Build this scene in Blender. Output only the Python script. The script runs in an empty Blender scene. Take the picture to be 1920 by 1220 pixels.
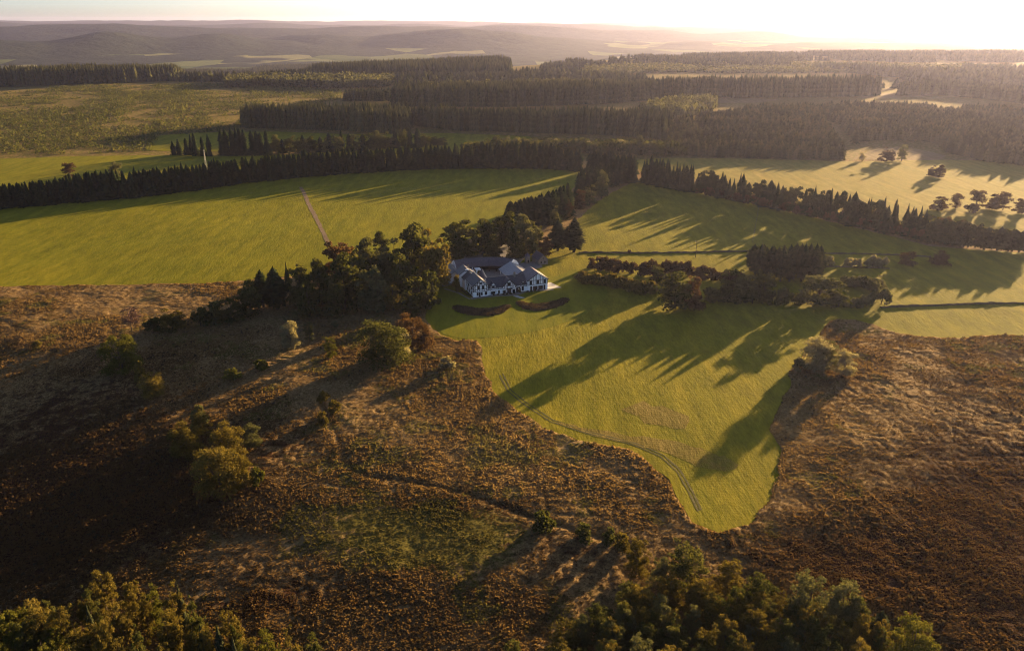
import bpy, math, random
import numpy as np
from mathutils import Vector, geometry

random.seed(7)
RNG = np.random.default_rng(11)
sc = bpy.context.scene
DENOISE = True
COL = sc.collection

# ------------------------------------------------------------------ camera
F_PX, CAM_H = 1450.0, 115.0
PITCH = math.atan2(570, F_PX)
cam = bpy.data.cameras.new("camera")
cam.sensor_width = 36.0
cam.lens = 36.0 * F_PX / 1920.0
cam.clip_start, cam.clip_end = 1.0, 90000.0
cam_ob = bpy.data.objects.new("camera", cam)
COL.objects.link(cam_ob)
cam_ob.location = (0, 0, CAM_H)
cam_ob.rotation_euler = (math.pi / 2 - PITCH, 0, 0)
sc.camera = cam_ob

# ------------------------------------------------------------------ light
SUN_AZ, SUN_EL = math.radians(39.0), math.radians(7.1)
world = bpy.data.worlds.new("World")
sc.world = world
world.use_nodes = True
wt = world.node_tree
sky = wt.nodes.new("ShaderNodeTexSky")
sky.sky_type = 'NISHITA'
sky.sun_disc = False
sky.sun_elevation = SUN_EL
sky.sun_rotation = SUN_AZ
sky.altitude = 400
sky.air_density = 0.45
sky.dust_density = 1.6
sky.ozone_density = 1.0
wt.nodes["Background"].inputs[1].default_value = 0.05
wt.links.new(sky.outputs[0], wt.nodes["Background"].inputs[0])
sun = bpy.data.lights.new("sun", 'SUN')
sun.energy = 5.0
sun.angle = math.radians(0.5)
sun.color = (1.0, 0.665, 0.30)
sun_ob = bpy.data.objects.new("sun", sun)
COL.objects.link(sun_ob)
sd = Vector((math.sin(SUN_AZ) * math.cos(SUN_EL), math.cos(SUN_AZ) * math.cos(SUN_EL), math.sin(SUN_EL)))
sun_ob.rotation_euler = sd.to_track_quat('Z', 'Y').to_euler()
sun_ob.location = (400, 460, 300)
sc.view_settings.view_transform = 'Standard'
sc.view_settings.look = 'None'
sc.view_settings.exposure = 2.5
sc.view_settings.gamma = 1.0
try:
    sc.cycles.use_denoising = DENOISE
    sc.cycles.filter_width = 1.1
    sc.cycles.use_adaptive_sampling = False
    sc.cycles.denoising_prefilter = 'ACCURATE'
    sc.cycles.max_bounces = 5
    sc.cycles.diffuse_bounces = 2
    sc.cycles.transmission_bounces = 3
    sc.cycles.transparent_max_bounces = 6
    sc.cycles.volume_bounces = 0
    sc.cycles.sample_clamp_indirect = 4.0
except Exception:
    pass

# ------------------------------------------------------------------ terrain maths
def sstep(a, b, x):
    t = np.clip((x - a) / (b - a), 0, 1)
    return t * t * (3 - 2 * t)

def _hash(ix, iy, seed):
    n = (ix.astype(np.int64) * 374761393 + iy.astype(np.int64) * 668265263 + seed * 1442695041) & 0x7fffffff
    n = ((n ^ (n >> 13)) * 1274126177) & 0x7fffffff
    n = (n ^ (n >> 16)) & 0x7fffffff
    return (n % 100003) / 100003.0

def vn(x, y, scale, seed=0):
    """value noise, 0..1"""
    x = np.asarray(x, float) / scale + 5000.0
    y = np.asarray(y, float) / scale + 5000.0
    ix, iy = np.floor(x), np.floor(y)
    fx, fy = x - ix, y - iy
    fx = fx * fx * (3 - 2 * fx); fy = fy * fy * (3 - 2 * fy)
    a, b = _hash(ix, iy, seed), _hash(ix + 1, iy, seed)
    c, d = _hash(ix, iy + 1, seed), _hash(ix + 1, iy + 1, seed)
    return (a * (1 - fx) + b * fx) * (1 - fy) + (c * (1 - fx) + d * fx) * fy

def H(x, y):
    """height of the land"""
    x = np.asarray(x, float); y = np.asarray(y, float)
    s = x * 0.656 + y * 0.755
    t = x * 0.755 - y * 0.656
    near = 1 - sstep(420, 560, y)
    h = (vn(x, y, 55, 3) - .5) * 1.3 * near + (vn(x, y, 23, 4) - .5) * .35 * near
    far = sstep(560, 900, y)
    h = h + far * (vn(x, y, 260, 5) - .5) * 5
    # slope added at lower left, tilting the heath from the sun to darken it
    wgt = 1 - sstep(-165, -112, t)
    d = np.maximum(0, 92 - s)
    h = h - wgt * 0.10 * (np.sqrt(d * d + 64) - 8) * (s < 92)
    # and on the right it climbs gently to the edge
    wr = sstep(95, 150, x) * (1 - sstep(215, 260, y))
    h = h + wr * 0.0 * sstep(150, 250, s)
    # garden is level
    g = np.exp(-(((x - 3) / 45) ** 2 + ((y - 340) / 45) ** 2) ** 2)
    h = h * (1 - g)
    # the plateau breaks off into the valley, sooner on the left
    th = np.degrees(np.arctan2(x, np.maximum(y, 1)))
    e = np.interp(th, [-40, -33, -18, -6, 2, 9, 20, 45], [1560, 1580, 1640, 1950, 2250, 2650, 2900, 3000])
    h = h - sstep(0, 900, y - e) * 95
    return h

CP, SP = math.cos(PITCH), math.sin(PITCH)
def ray(u, v):
    dx = (u - 960) / F_PX; dy = -(v - 610) / F_PX
    return dx, CP + dy * SP, -SP + dy * CP

def G(u, v, lift=0.0):
    """where the view line through photo pixel u, v meets the land"""
    dx, dy, dz = ray(u, v)
    z = 0.0
    for _ in range(30):
        t = (z - CAM_H) / dz
        z = 0.5 * z + 0.5 * (float(H(dx * t, dy * t)) + lift)
    t = (z - CAM_H) / dz
    return dx * t, dy * t

def size_at(x, y, vt, wpx):
    """real height above the land for a top seen at row vt, real width for wpx pixels"""
    d = ray(960, vt)
    z = CAM_H + d[2] / d[1] * y
    h = z - float(H(x, y))
    depth = y * CP - (float(H(x, y)) + h * .5 - CAM_H) * SP
    return h, wpx * depth / F_PX

# ------------------------------------------------------------------ mesh helpers
def tag(o, label=None, cat=None, group=None, kind=None):
    if label: o["label"] = label
    if cat: o["category"] = cat
    if group: o["group"] = group
    if kind: o["kind"] = kind
    return o

def np_mesh(name, V, F, mats=(), midx=None, tint=None, smooth=False):
    V = np.asarray(V, np.float32); F = np.asarray(F, np.int32)
    me = bpy.data.meshes.new(name)
    me.vertices.add(len(V)); me.vertices.foreach_set("co", V.ravel())
    n, k = F.shape
    me.loops.add(n * k); me.loops.foreach_set("vertex_index", F.ravel())
    me.polygons.add(n)
    me.polygons.foreach_set("loop_start", np.arange(0, n * k, k, dtype=np.int32))
    me.polygons.foreach_set("loop_total", np.full(n, k, dtype=np.int32))
    for m in mats: me.materials.append(m)
    if midx is not None: me.polygons.foreach_set("material_index", np.asarray(midx, np.int32))
    if smooth: me.polygons.foreach_set("use_smooth", np.ones(n, dtype=bool))
    if tint is not None:
        at = me.attributes.new("tint", 'FLOAT', 'POINT')
        at.data.foreach_set("value", np.asarray(tint, np.float32))
    me.update(calc_edges=True)
    return me

def link(name, me, parent=None, loc=None):
    o = bpy.data.objects.new(name, me)
    COL.objects.link(o)
    if parent: o.parent = parent
    if loc is not None: o.location = loc
    return o

def empty(name, loc, rz=0.0, scale=(1, 1, 1)):
    o = bpy.data.objects.new(name, None)
    COL.objects.link(o)
    o.location = loc; o.rotation_euler = (0, 0, rz); o.scale = scale
    o.empty_display_size = 0.5
    return o

class MB:
    """collects boxes and prisms into one mesh"""
    def __init__(s): s.V = []; s.F = []
    def poly(s, pts, faces):
        n = len(s.V); s.V += [tuple(p) for p in pts]
        s.F += [tuple(n + i for i in f) for f in faces]
    def box(s, x0, x1, y0, y1, z0, z1):
        s.poly([(x0, y0, z0), (x1, y0, z0), (x1, y1, z0), (x0, y1, z0), (x0, y0, z1), (x1, y0, z1), (x1, y1, z1), (x0, y1, z1)],
               [(0, 3, 2, 1), (4, 5, 6, 7), (0, 1, 5, 4), (1, 2, 6, 5), (2, 3, 7, 6), (3, 0, 4, 7)])
    def slab(s, q, t):
        """quad q with thickness t downwards along its normal"""
        q = [Vector(p) for p in q]
        n = (q[1] - q[0]).cross(q[-1] - q[0]).normalized()
        if n.z < 0: n = -n
        lo = [p - n * t for p in q]
        k = len(q)
        up = list(range(k)); 
        s.poly(q + lo, [tuple(up), tuple(range(2 * k - 1, k - 1, -1))] + [(i, k + i, k + (i + 1) % k, (i + 1) % k) for i in range(k)])
    def bar(s, p, q, w, d, up=(0, 0, 1)):
        """bar from p to q, w wide in the plane, d along 'out'"""
        p, q = Vector(p), Vector(q); ax = (q - p).normalized(); o = Vector(up).normalized()
        sdv = ax.cross(o).normalized() * w / 2; o = o * d / 2
        s.poly([p - sdv - o, p + sdv - o, p + sdv + o, p - sdv + o, q - sdv - o, q + sdv - o, q + sdv + o, q - sdv + o],
               [(0, 3, 2, 1), (4, 5, 6, 7), (0, 1, 5, 4), (1, 2, 6, 5), (2, 3, 7, 6), (3, 0, 4, 7)])
    def tube(s, pts, rad, n=6):
        rings = []
        for i, (p, r) in enumerate(zip(pts, rad)):
            a = Vector(pts[max(i - 1, 0)]); b = Vector(pts[min(i + 1, len(pts) - 1)])
            ax = (b - a).normalized(); u = ax.orthogonal().normalized(); w = ax.cross(u)
            rings.append([Vector(p) + (u * math.cos(6.2832 * k / n) + w * math.sin(6.2832 * k / n)) * r for k in range(n)])
        base = len(s.V)
        for rg in rings: s.V += [tuple(p) for p in rg]
        for i in range(len(rings) - 1):
            for k in range(n):
                s.F.append((base + i * n + k, base + i * n + (k + 1) % n, base + (i + 1) * n + (k + 1) % n, base + (i + 1) * n + k))
        s.F.append(tuple(base + k for k in range(n))[::-1]); s.F.append(tuple(base + (len(rings) - 1) * n + k for k in range(n)))
    def mesh(s, name, mat=None):
        me = bpy.data.meshes.new(name); me.from_pydata(s.V, [], s.F)
        if mat: me.materials.append(mat)
        me.update(); return me
    def build(s, name, mat, parent=None): return link(name, s.mesh(name, mat), parent)

# ------------------------------------------------------------------ materials
def new_mat(name):
    m = bpy.data.materials.new(name); m.use_nodes = True
    nt = m.node_tree; nt.nodes.clear()
    out = nt.nodes.new("ShaderNodeOutputMaterial")
    return m, nt, out

def N(nt, t, **kw):
    n = nt.nodes.new(t)
    for k, v in kw.items():
        if k.startswith('i_'): n.inputs[int(k[2:])].default_value = v
        else: setattr(n, k, v)
    return n

def ramp(nt, src, stops):
    r = nt.nodes.new("ShaderNodeValToRGB")
    el = r.color_ramp.elements
    while len(el) < len(stops): el.new(0.5)
    for e, (p, c) in zip(el, stops): e.position = p; e.color = (*c, 1)
    nt.links.new(src, r.inputs[0]); return r.outputs[0]

def noise(nt, vec, scale, detail=4, rough=.55, dist=0.0):
    n = nt.nodes.new("ShaderNodeTexNoise")
    n.inputs['Scale'].default_value = scale; n.inputs['Detail'].default_value = detail
    n.inputs['Roughness'].default_value = rough; n.inputs['Distortion'].default_value = dist
    nt.links.new(vec, n.inputs['Vector']); return n.outputs['Fac']

def mix(nt, fac, a, b, mode='MIX'):
    m = nt.nodes.new("ShaderNodeMix"); m.data_type = 'RGBA'; m.blend_type = mode
    if isinstance(fac, (int, float)): m.inputs[0].default_value = fac
    else: nt.links.new(fac, m.inputs[0])
    for i, c in ((6, a), (7, b)):
        if isinstance(c, tuple): m.inputs[i].default_value = (*c, 1)
        else: nt.links.new(c, m.inputs[i])
    return m.outputs[2]

def coords(nt, scale=(1, 1, 1), rot=0.0):
    tc = nt.nodes.new("ShaderNodeTexCoord"); mp = nt.nodes.new("ShaderNodeMapping")
    mp.inputs['Scale'].default_value = scale; mp.inputs['Rotation'].default_value = (0, 0, rot)
    nt.links.new(tc.outputs['Object'], mp.inputs['Vector']); return mp.outputs[0]

def mth(nt, op, a, b=None, clamp=False):
    m = nt.nodes.new("ShaderNodeMath"); m.operation = op; m.use_clamp = clamp
    for i, v in ((0, a), (1, b)):
        if v is None: continue
        if isinstance(v, (int, float)): m.inputs[i].default_value = v
        else: nt.links.new(v, m.inputs[i])
    return m.outputs[0]

def bsdf(nt, out, col, rough=.9, spec=.1, bump=None, metal=0.0):
    b = nt.nodes.new("ShaderNodeBsdfPrincipled")
    if isinstance(col, tuple): b.inputs['Base Color'].default_value = (*col, 1)
    else: nt.links.new(col, b.inputs['Base Color'])
    if isinstance(rough, (int, float)): b.inputs['Roughness'].default_value = rough
    else: nt.links.new(rough, b.inputs['Roughness'])
    b.inputs['Specular IOR Level'].default_value = spec
    b.inputs['Metallic'].default_value = metal
    if bump is not None: nt.links.new(bump, b.inputs['Normal'])
    nt.links.new(b.outputs[0], out.inputs[0]); return b

def bumped(nt, hsrc, dist, strength=1.0, normal=None):
    b = nt.nodes.new("ShaderNodeBump"); b.inputs['Distance'].default_value = dist; b.inputs['Strength'].default_value = strength
    nt.links.new(hsrc, b.inputs['Height'])
    if normal is not None: nt.links.new(normal, b.inputs['Normal'])
    return b.outputs[0]

def leaf_mat(name, dark, mid, light, trans=.35):
    """foliage: leaf colour varies by leaf (tint), by tree (object random) and by branch (noise)"""
    m, nt, out = new_mat(name)
    at = N(nt, "ShaderNodeAttribute", attribute_name="tint")
    oi = N(nt, "ShaderNodeObjectInfo")
    v = mth(nt, 'ADD', mth(nt, 'MULTIPLY', at.outputs['Fac'], .75), mth(nt, 'MULTIPLY', oi.outputs['Random'], .25))
    c = ramp(nt, v, [(.05, dark), (.5, mid), (.97, light)])
    d = N(nt, "ShaderNodeBsdfDiffuse"); t = N(nt, "ShaderNodeBsdfTranslucent")
    nt.links.new(c, d.inputs[0])
    tcol = mix(nt, 1.0, c, (1.0, .95, .55), 'MULTIPLY')
    nt.links.new(tcol, t.inputs[0])
    ms = N(nt, "ShaderNodeMixShader"); ms.inputs[0].default_value = trans
    nt.links.new(d.outputs[0], ms.inputs[1]); nt.links.new(t.outputs[0], ms.inputs[2])
    nt.links.new(ms.outputs[0], out.inputs[0])
    return m

M = {}
M['reddark'] = leaf_mat('leaf_reddark', (.025, .017, .012), (.06, .04, .025), (.11, .07, .04))
M['green'] = leaf_mat('leaf_green', (.018, .023, .007), (.052, .058, .017), (.115, .108, .036), .45)
M['olive'] = leaf_mat('leaf_olive', (.03, .034, .014), (.075, .078, .034), (.15, .145, .07))
M['gold'] = leaf_mat('leaf_gold', (.03, .027, .007), (.09, .073, .017), (.20, .15, .038))
M['rust'] = leaf_mat('leaf_rust', (.03, .018, .009), (.075, .043, .019), (.14, .08, .035))
M['lime'] = leaf_mat('leaf_lime', (.028, .032, .007), (.075, .076, .014), (.15, .14, .03))
M['pale'] = leaf_mat('leaf_pale', (.09, .085, .05), (.21, .19, .115), (.38, .34, .22), .5)
M['spruce'] = leaf_mat('needle_spruce', (.010, .017, .007), (.024, .034, .014), (.05, .06, .022), .15)
M['pine'] = leaf_mat('needle_pine', (.02, .024, .012), (.042, .046, .022), (.075, .072, .034), .2)
M['farwood'] = leaf_mat('far_needle', (.016, .022, .010), (.05, .056, .024), (.125, .12, .048), .35)
M['youngwood'] = leaf_mat('young_needle', (.025, .030, .012), (.075, .07, .027), (.17, .135, .055), .35)
M['scrub'] = leaf_mat('scrub_leaf', (.025, .034, .010), (.075, .082, .026), (.16, .15, .055), .4)
M['heather'] = leaf_mat('heather_leaf', (.05, .038, .024), (.095, .068, .044), (.16, .11, .07), .25)
M['tussock'] = leaf_mat('tussock_blade', (.09, .053, .025), (.23, .15, .066), (.44, .305, .145), .38)
M['mossblade'] = leaf_mat('moor_grass_blade', (.06, .054, .016), (.135, .115, .034), (.24, .195, .075), .3)
M['twig'] = leaf_mat('bare_twig', (.05, .03, .022), (.11, .065, .05), (.18, .12, .095), .1)

def bark_mat():
    m, nt, out = new_mat('bark')
    v = coords(nt, (3, 3, .6)); c = ramp(nt, noise(nt, v, 2.0), [(.3, (.035, .025, .018)), (.7, (.10, .075, .055))])
    bsdf(nt, out, c); return m
M['bark'] = bark_mat()

def ground_mat():
    m, nt, out = new_mat('heath_ground')
    v = coords(nt)
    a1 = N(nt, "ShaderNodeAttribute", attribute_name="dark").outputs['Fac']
    a2 = N(nt, "ShaderNodeAttribute", attribute_name="straw").outputs['Fac']
    a3 = N(nt, "ShaderNodeAttribute", attribute_name="moss").outputs['Fac']
    n1 = noise(nt, v, 1.1, 8, .75); n2 = noise(nt, v, .11, 5, .6); n3 = noise(nt, v, .28, 6, .65)
    brown = ramp(nt, n1, [(.30, (.075, .046, .02)), (.5, (.21, .135, .058)), (.70, (.39, .27, .13))])
    straw = ramp(nt, n1, [(.30, (.10, .064, .026)), (.5, (.25, .17, .072)), (.70, (.42, .305, .15))])
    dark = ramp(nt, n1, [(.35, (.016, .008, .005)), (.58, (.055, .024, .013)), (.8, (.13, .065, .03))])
    moss = ramp(nt, n1, [(.3, (.04, .038, .009)), (.5, (.115, .10, .022)), (.75, (.21, .17, .05))])
    f2 = ramp(nt, mth(nt, 'ADD', mth(nt, 'MULTIPLY', mth(nt, 'SUBTRACT', n3, .5), 1.5), a2), [(.3, (0, 0, 0)), (.85, (1, 1, 1))])
    f3 = ramp(nt, mth(nt, 'ADD', mth(nt, 'MULTIPLY', mth(nt, 'SUBTRACT', n3, .5), 1.4), a3), [(.42, (0, 0, 0)), (.6, (1, 1, 1))])
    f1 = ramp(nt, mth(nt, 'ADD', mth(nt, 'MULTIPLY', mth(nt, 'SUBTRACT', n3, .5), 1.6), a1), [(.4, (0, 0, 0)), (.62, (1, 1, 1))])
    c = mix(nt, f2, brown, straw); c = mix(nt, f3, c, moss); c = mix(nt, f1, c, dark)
    b = bumped(nt, noise(nt, v, 2.2, 9, .75), .9, 1.0)
    bsdf(nt, out, c, .95, .02, b); return m
M['ground'] = ground_mat()

def grass_mat(name, c0, c1, c2, patch=(.15, .105, .04), patch_at=.72, bump=.5, row_rot=0.3, row=.25):
    m, nt, out = new_mat(name)
    v = coords(nt); vr = coords(nt, (1, .28, 1), row_rot)
    big = noise(nt, v, .018, 5, .6); midn = noise(nt, vr, .22, 6, .6); fine = noise(nt, vr, 1.3, 6, .7)
    s = mth(nt, 'ADD', mth(nt, 'MULTIPLY', midn, .5), mth(nt, 'MULTIPLY', fine, .5))
    c = ramp(nt, s, [(.32, c0), (.5, c1), (.68, c2)])
    c = mix(nt, mth(nt, 'MULTIPLY', big, .55), c, mix(nt, 1.0, c, (1.25, .92, .7), 'MULTIPLY'))
    pf = ramp(nt, mth(nt, 'ADD', mth(nt, 'MULTIPLY', big, .75), mth(nt, 'MULTIPLY', noise(nt, v, .3, 5, .65), .3)), [(patch_at - .06, (0, 0, 0)), (patch_at + .05, (1, 1, 1))])
    c = mix(nt, pf, c, patch)
    sw = noise(nt, coords(nt, (1, .05, 1), row_rot + .9), .16, 3, .5)
    c = mix(nt, .35, c, ramp(nt, sw, [(.35, (.68, .78, .6)), (.65, (1.25, 1.14, 1.1))]), 'MULTIPLY')
    w = N(nt, "ShaderNodeTexWave"); w.inputs['Scale'].default_value = row; w.inputs['Distortion'].default_value = 9
    w.inputs['Detail'].default_value = 3; w.inputs['Detail Scale'].default_value = .6
    nt.links.new(coords(nt, (1, 1, 1), row_rot + 1.2), w.inputs['Vector'])
    b0 = bumped(nt, w.outputs['Fac'], .05 * bump / .5, .3)
    b1 = bumped(nt, noise(nt, vr, .9, 7, .72), bump, .8, b0)
    bsdf(nt, out, c, .95, .02, b1); return m
M['meadow'] = grass_mat('meadow_grass', (.082, .087, .006), (.152, .149, .010), (.232, .208, .018), patch_at=.76, bump=.6)
M['field'] = grass_mat('field_grass', (.080, .091, .007), (.145, .150, .010), (.215, .203, .018), patch_at=.82, bump=.45, row_rot=-.5)
M['farfield'] = grass_mat('far_field_grass', (.13, .12, .02), (.19, .17, .03), (.26, .22, .05), patch_at=.85, bump=.5)
M['lawn'] = grass_mat('lawn_grass', (.082, .095, .008), (.128, .14, .010), (.168, .17, .014), patch_at=.95, bump=.16)
M['dryfield'] = grass_mat('dry_grass', (.10, .08, .04), (.155, .12, .065), (.21, .165, .10), patch_at=.85, bump=.4)

def speck(name, a, b, scale=2.0, bump=.03, rough=.9, spec=.1):
    m, nt, out = new_mat(name); v = coords(nt)
    c = ramp(nt, noise(nt, v, scale, 6, .65), [(.3, a), (.7, b)])
    bsdf(nt, out, c, rough, spec, bumped(nt, noise(nt, v, scale * 3, 4), bump, .6)); return m
M['gravel'] = speck('gravel', (.13, .12, .11), (.24, .22, .20), 1.2)
M['paving'] = speck('paving', (.36, .34, .33), (.5, .48, .46), .8, .01)
M['render'] = speck('white_render', (.84, .84, .84), (.90, .90, .90), .5, .01)
M['timber'] = speck('black_timber', (.012, .011, .011), (.03, .028, .027), 3, .01)
M['stone'] = speck('rubble_stone', (.12, .10, .085), (.30, .26, .22), 2.2, .08)
M['bank'] = speck('dry_bank', (.05, .035, .02), (.16, .11, .065), 1.5, .15)
M['wheel'] = speck('wheel_rut', (.05, .045, .012), (.10, .085, .02), .8, .2)
M['bankgrass'] = grass_mat('rough_grass', (.085, .075, .012), (.15, .125, .026), (.23, .18, .05), patch=(.14, .13, .012), patch_at=.58, bump=.8)
M['concrete'] = speck('pale_post', (.35, .33, .30), (.5, .47, .44), 2)
M['whitepaint'] = speck('white_paint', (.76, .75, .74), (.82, .81, .80), 2, .002, .5, .3)
M['pathdirt'] = speck('path_dirt', (.10, .065, .035), (.24, .165, .10), .9, .25)
M['metal_post'] = speck('grey_metal', (.16, .165, .17), (.26, .26, .26), 2, .002, .5, .4)

def slate_mat(name, a, b, sx=1.0, spec=.35, rough=.45):
    m, nt, out = new_mat(name); v = coords(nt, (1, 1, 1))
    br = N(nt, "ShaderNodeTexNoise"); br.inputs['Scale'].default_value = 1.3; br.inputs['Detail'].default_value = 6
    vv = coords(nt, (sx, sx * .3, 3)); nt.links.new(vv, br.inputs['Vector'])
    c = ramp(nt, br.outputs['Fac'], [(.3, a), (.7, b)])
    bsdf(nt, out, c, rough, spec, bumped(nt, noise(nt, vv, 3, 3), .03, .5)); return m
M['slate'] = slate_mat('slate_blue', (.035, .036, .045), (.075, .075, .09))
M['slate_old'] = slate_mat('slate_purple', (.06, .05, .06), (.12, .10, .115))
M['zinc'] = slate_mat('zinc_sheet', (.20, .20, .22), (.30, .30, .32), .6, .5, .35)
M['seam'] = speck('zinc_seam', (.16, .16, .18), (.24, .24, .26), 2)

def glass_mat():
    m, nt, out = new_mat('window_glass')
    b = bsdf(nt, out, (.015, .017, .02), .06, .5); return m
M['glass'] = glass_mat()

def hill_mat():
    m, nt, out = new_mat('hill_woods_and_fields')
    v = coords(nt)
    vo = N(nt, "ShaderNodeTexVoronoi"); vo.inputs['Scale'].default_value = .0032
    nt.links.new(coords(nt, (1, .55, 0)), vo.inputs['Vector'])
    sep = N(nt, "ShaderNodeSeparateColor"); nt.links.new(vo.outputs['Color'], sep.inputs[0])
    lowl = N(nt, "ShaderNodeAttribute", attribute_name="open").outputs['Fac']
    f = ramp(nt, mth(nt, 'ADD', mth(nt, 'MULTIPLY', sep.outputs[0], .55), mth(nt, 'ADD', lowl, mth(nt, 'MULTIPLY', mth(nt, 'SUBTRACT', noise(nt, v, .0012, 4), .5), .9))), [(.66, (0, 0, 0)), (.70, (1, 1, 1))])
    wood = ramp(nt, noise(nt, v, .012, 5, .7), [(.3, (.008, .013, .011)), (.7, (.03, .038, .028))])
    field = ramp(nt, sep.outputs[1], [(.1, (.07, .09, .03)), (.5, (.12, .135, .05)), (.9, (.19, .175, .08))])
    c = mix(nt, f, wood, field)
    bsdf(nt, out, c, .95, .02, bumped(nt, noise(nt, v, .02, 5, .7), 18, .8)); return m
M['hill'] = hill_mat()

# ------------------------------------------------------------------ outlines on the land (from the photo's ground lines)
def poly_w(px, lift=0.0): return np.array([G(u, v, lift) for u, v in px])

def smooth_poly(P, step):
    """closed outline resampled with a Catmull-Rom curve"""
    n = len(P); out = []
    for i in range(n):
        p0, p1, p2, p3 = P[(i - 1) % n], P[i], P[(i + 1) % n], P[(i + 2) % n]
        L = np.linalg.norm(p2 - p1); k = max(1, int(L / step))
        for j in range(k):
            t = j / k
            cr = .5 * ((2 * p1) + (-p0 + p2) * t + (2 * p0 - 5 * p1 + 4 * p2 - p3) * t * t + (-p0 + 3 * p1 - 3 * p2 + p3) * t ** 3)
            ln = p1 * (1 - t) + p2 * t
            out.append(cr * .35 + ln * .65)
    return np.array(out)

def inside(x, y, P):
    x = np.asarray(x); y = np.asarray(y)
    r = np.zeros(x.shape, bool)
    bx = (x >= P[:, 0].min()) & (x <= P[:, 0].max()) & (y >= P[:, 1].min()) & (y <= P[:, 1].max())
    if not bx.any(): return r
    xx, yy = x[bx], y[bx]; q = np.zeros(xx.shape, bool)
    x0, y0 = P[-1]
    for x1, y1 in P:
        if y0 != y1:
            c = ((y1 > yy) != (y0 > yy)) & (xx < (x0 - x1) * (yy - y1) / (y0 - y1) + x1)
            q ^= c
        x0, y0 = x1, y1
    r[bx] = q; return r

def seg_dist(x, y, L):
    d = np.full(np.shape(x), 1e9)
    for (ax, ay), (bx, by) in zip(L[:-1], L[1:]):
        vx, vy = bx - ax, by - ay; t = np.clip(((x - ax) * vx + (y - ay) * vy) / (vx * vx + vy * vy), 0, 1)
        d = np.minimum(d, np.hypot(x - ax - t * vx, y - ay - t * vy))
    return d

MEADOWS = {
 'left': [(-140, 398), (0, 388), (240, 368), (420, 341), (600, 325), (800, 315), (960, 312), (1100, 322), (1080, 350), (1010, 405), (930, 432), (860, 455), (780, 490), (700, 515), (610, 512), (500, 522), (420, 530), (200, 534), (0, 537), (-140, 541)],
 'right': [(1040, 458), (1075, 420), (1120, 378), (1190, 341), (1300, 357), (1450, 390), (1600, 426), (1750, 462), (1920, 474), (2020, 485), (2020, 628), (1910, 628), (1760, 633), (1690, 627), (1640, 609), (1600, 600), (1556, 602), (1540, 625), (1510, 655), (1484, 690), (1478, 730), (1455, 765), (1447, 800), (1460, 850), (1456, 890), (1440, 945), (1405, 982), (1350, 1000), (1300, 978), (1278, 940), (1255, 895), (1225, 868), (1180, 846), (1085, 822), (1020, 802), (965, 765), (926, 732), (912, 690), (902, 655), (890, 640), (850, 636), (828, 628), (800, 598), (800, 570), (830, 525), (880, 478), (990, 466)],
 'back right': [(1195, 300), (1250, 296), (1400, 298), (1600, 303), (1760, 300), (2020, 308), (2020, 480), (1920, 470), (1750, 445), (1600, 414), (1450, 377), (1300, 335), (1200, 322)],
 'back left': [(-140, 305), (0, 298), (150, 293), (330, 291), (470, 293), (640, 284), (830, 268), (960, 270), (1060, 285), (1080, 305), (960, 305), (800, 305), (600, 318), (420, 334), (240, 358), (0, 378), (-140, 388)],
 'pocket': [(276, 282), (290, 256), (370, 249), (520, 247), (660, 252), (840, 250), (990, 256), (1010, 266), (900, 270), (700, 277), (480, 284)],
}
MW = {k: smooth_poly(poly_w(p), 2.2 if k in ('left', 'right') else 10.0) for k, p in MEADOWS.items()}
for k in MW:   # grown-in edges
    P = MW[k]; P[:, 0] += (vn(P[:, 0], P[:, 1], 5, 31) - .5) * 2.4; P[:, 1] += (vn(P[:, 0], P[:, 1], 5, 32) - .5) * 2.4
DITCHES = [[(595, 745), (612, 775), (640, 830), (662, 880), (700, 893), (790, 905), (880, 925), (940, 945), (1010, 972), (1080, 995), (1150, 1012)],
           [(-20, 590), (60, 625), (100, 660)]]
DW = [[G(*p) for p in L] for L in DITCHES]

# ------------------------------------------------------------------ the ground: one sheet out to the plateau edge
def axis(lo, a, b, hi, fine, grow):
    m = list(np.arange(a, b + fine, fine)); s = fine
    up = []; x = m[-1]
    while x < hi: s *= grow; x += s; up.append(x)
    s = fine; dn = []; x = m[0]
    while x > lo: s *= grow; x -= s; dn.append(x)
    return np.array(dn[::-1] + m + up)

gx = axis(-3200, -235, 235, 3200, .58, 1.07)
gy = axis(-60, 104, 340, 3500, .5, 1.06)
X, Y = np.meshgrid(gx, gy)
base = H(X, Y)
fade = (1 - sstep(330, 380, Y)) * (1 - sstep(235, 280, np.abs(X)))
tus = np.abs(vn(X, Y, 2.6, 21) - .5) * 1.1 + np.abs(vn(X, Y, 1.25, 22) - .5) * .75 + (vn(X, Y, 7, 23) - .5) * .9
rough = .55 + .9 * vn(X, Y, 18, 24)
inm = np.zeros(X.shape, bool)
for k, P in MW.items(): inm |= inside(X, Y, P)
Z = base + np.where(inm, -.6, fade * tus * rough * .42)
for L in DW:
    d = seg_dist(X, Y, L); Z -= np.where(inm, 0, fade * (.42 if len(L) > 5 else .2) * (.5 + vn(X, Y, 9, 27)) * np.exp(-(d / (.9 + .5 * vn(X, Y, 6, 28))) ** 2))
ny, nx = X.shape
ii = np.arange(ny * nx).reshape(ny, nx)
Fq = np.stack([ii[:-1, :-1], ii[:-1, 1:], ii[1:, 1:], ii[1:, :-1]], -1).reshape(-1, 4)
gm = np_mesh('ground', np.stack([X, Y, Z], -1).reshape(-1, 3), Fq, [M['ground']], smooth=True)
def blobs(lst):
    r = np.zeros(X.shape)
    for u, v, rx, ry, a in lst:
        x, y = G(u, v); r += a * np.exp(-((X - x) / rx) ** 2 - ((Y - y) / ry) ** 2)
    return r
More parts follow.
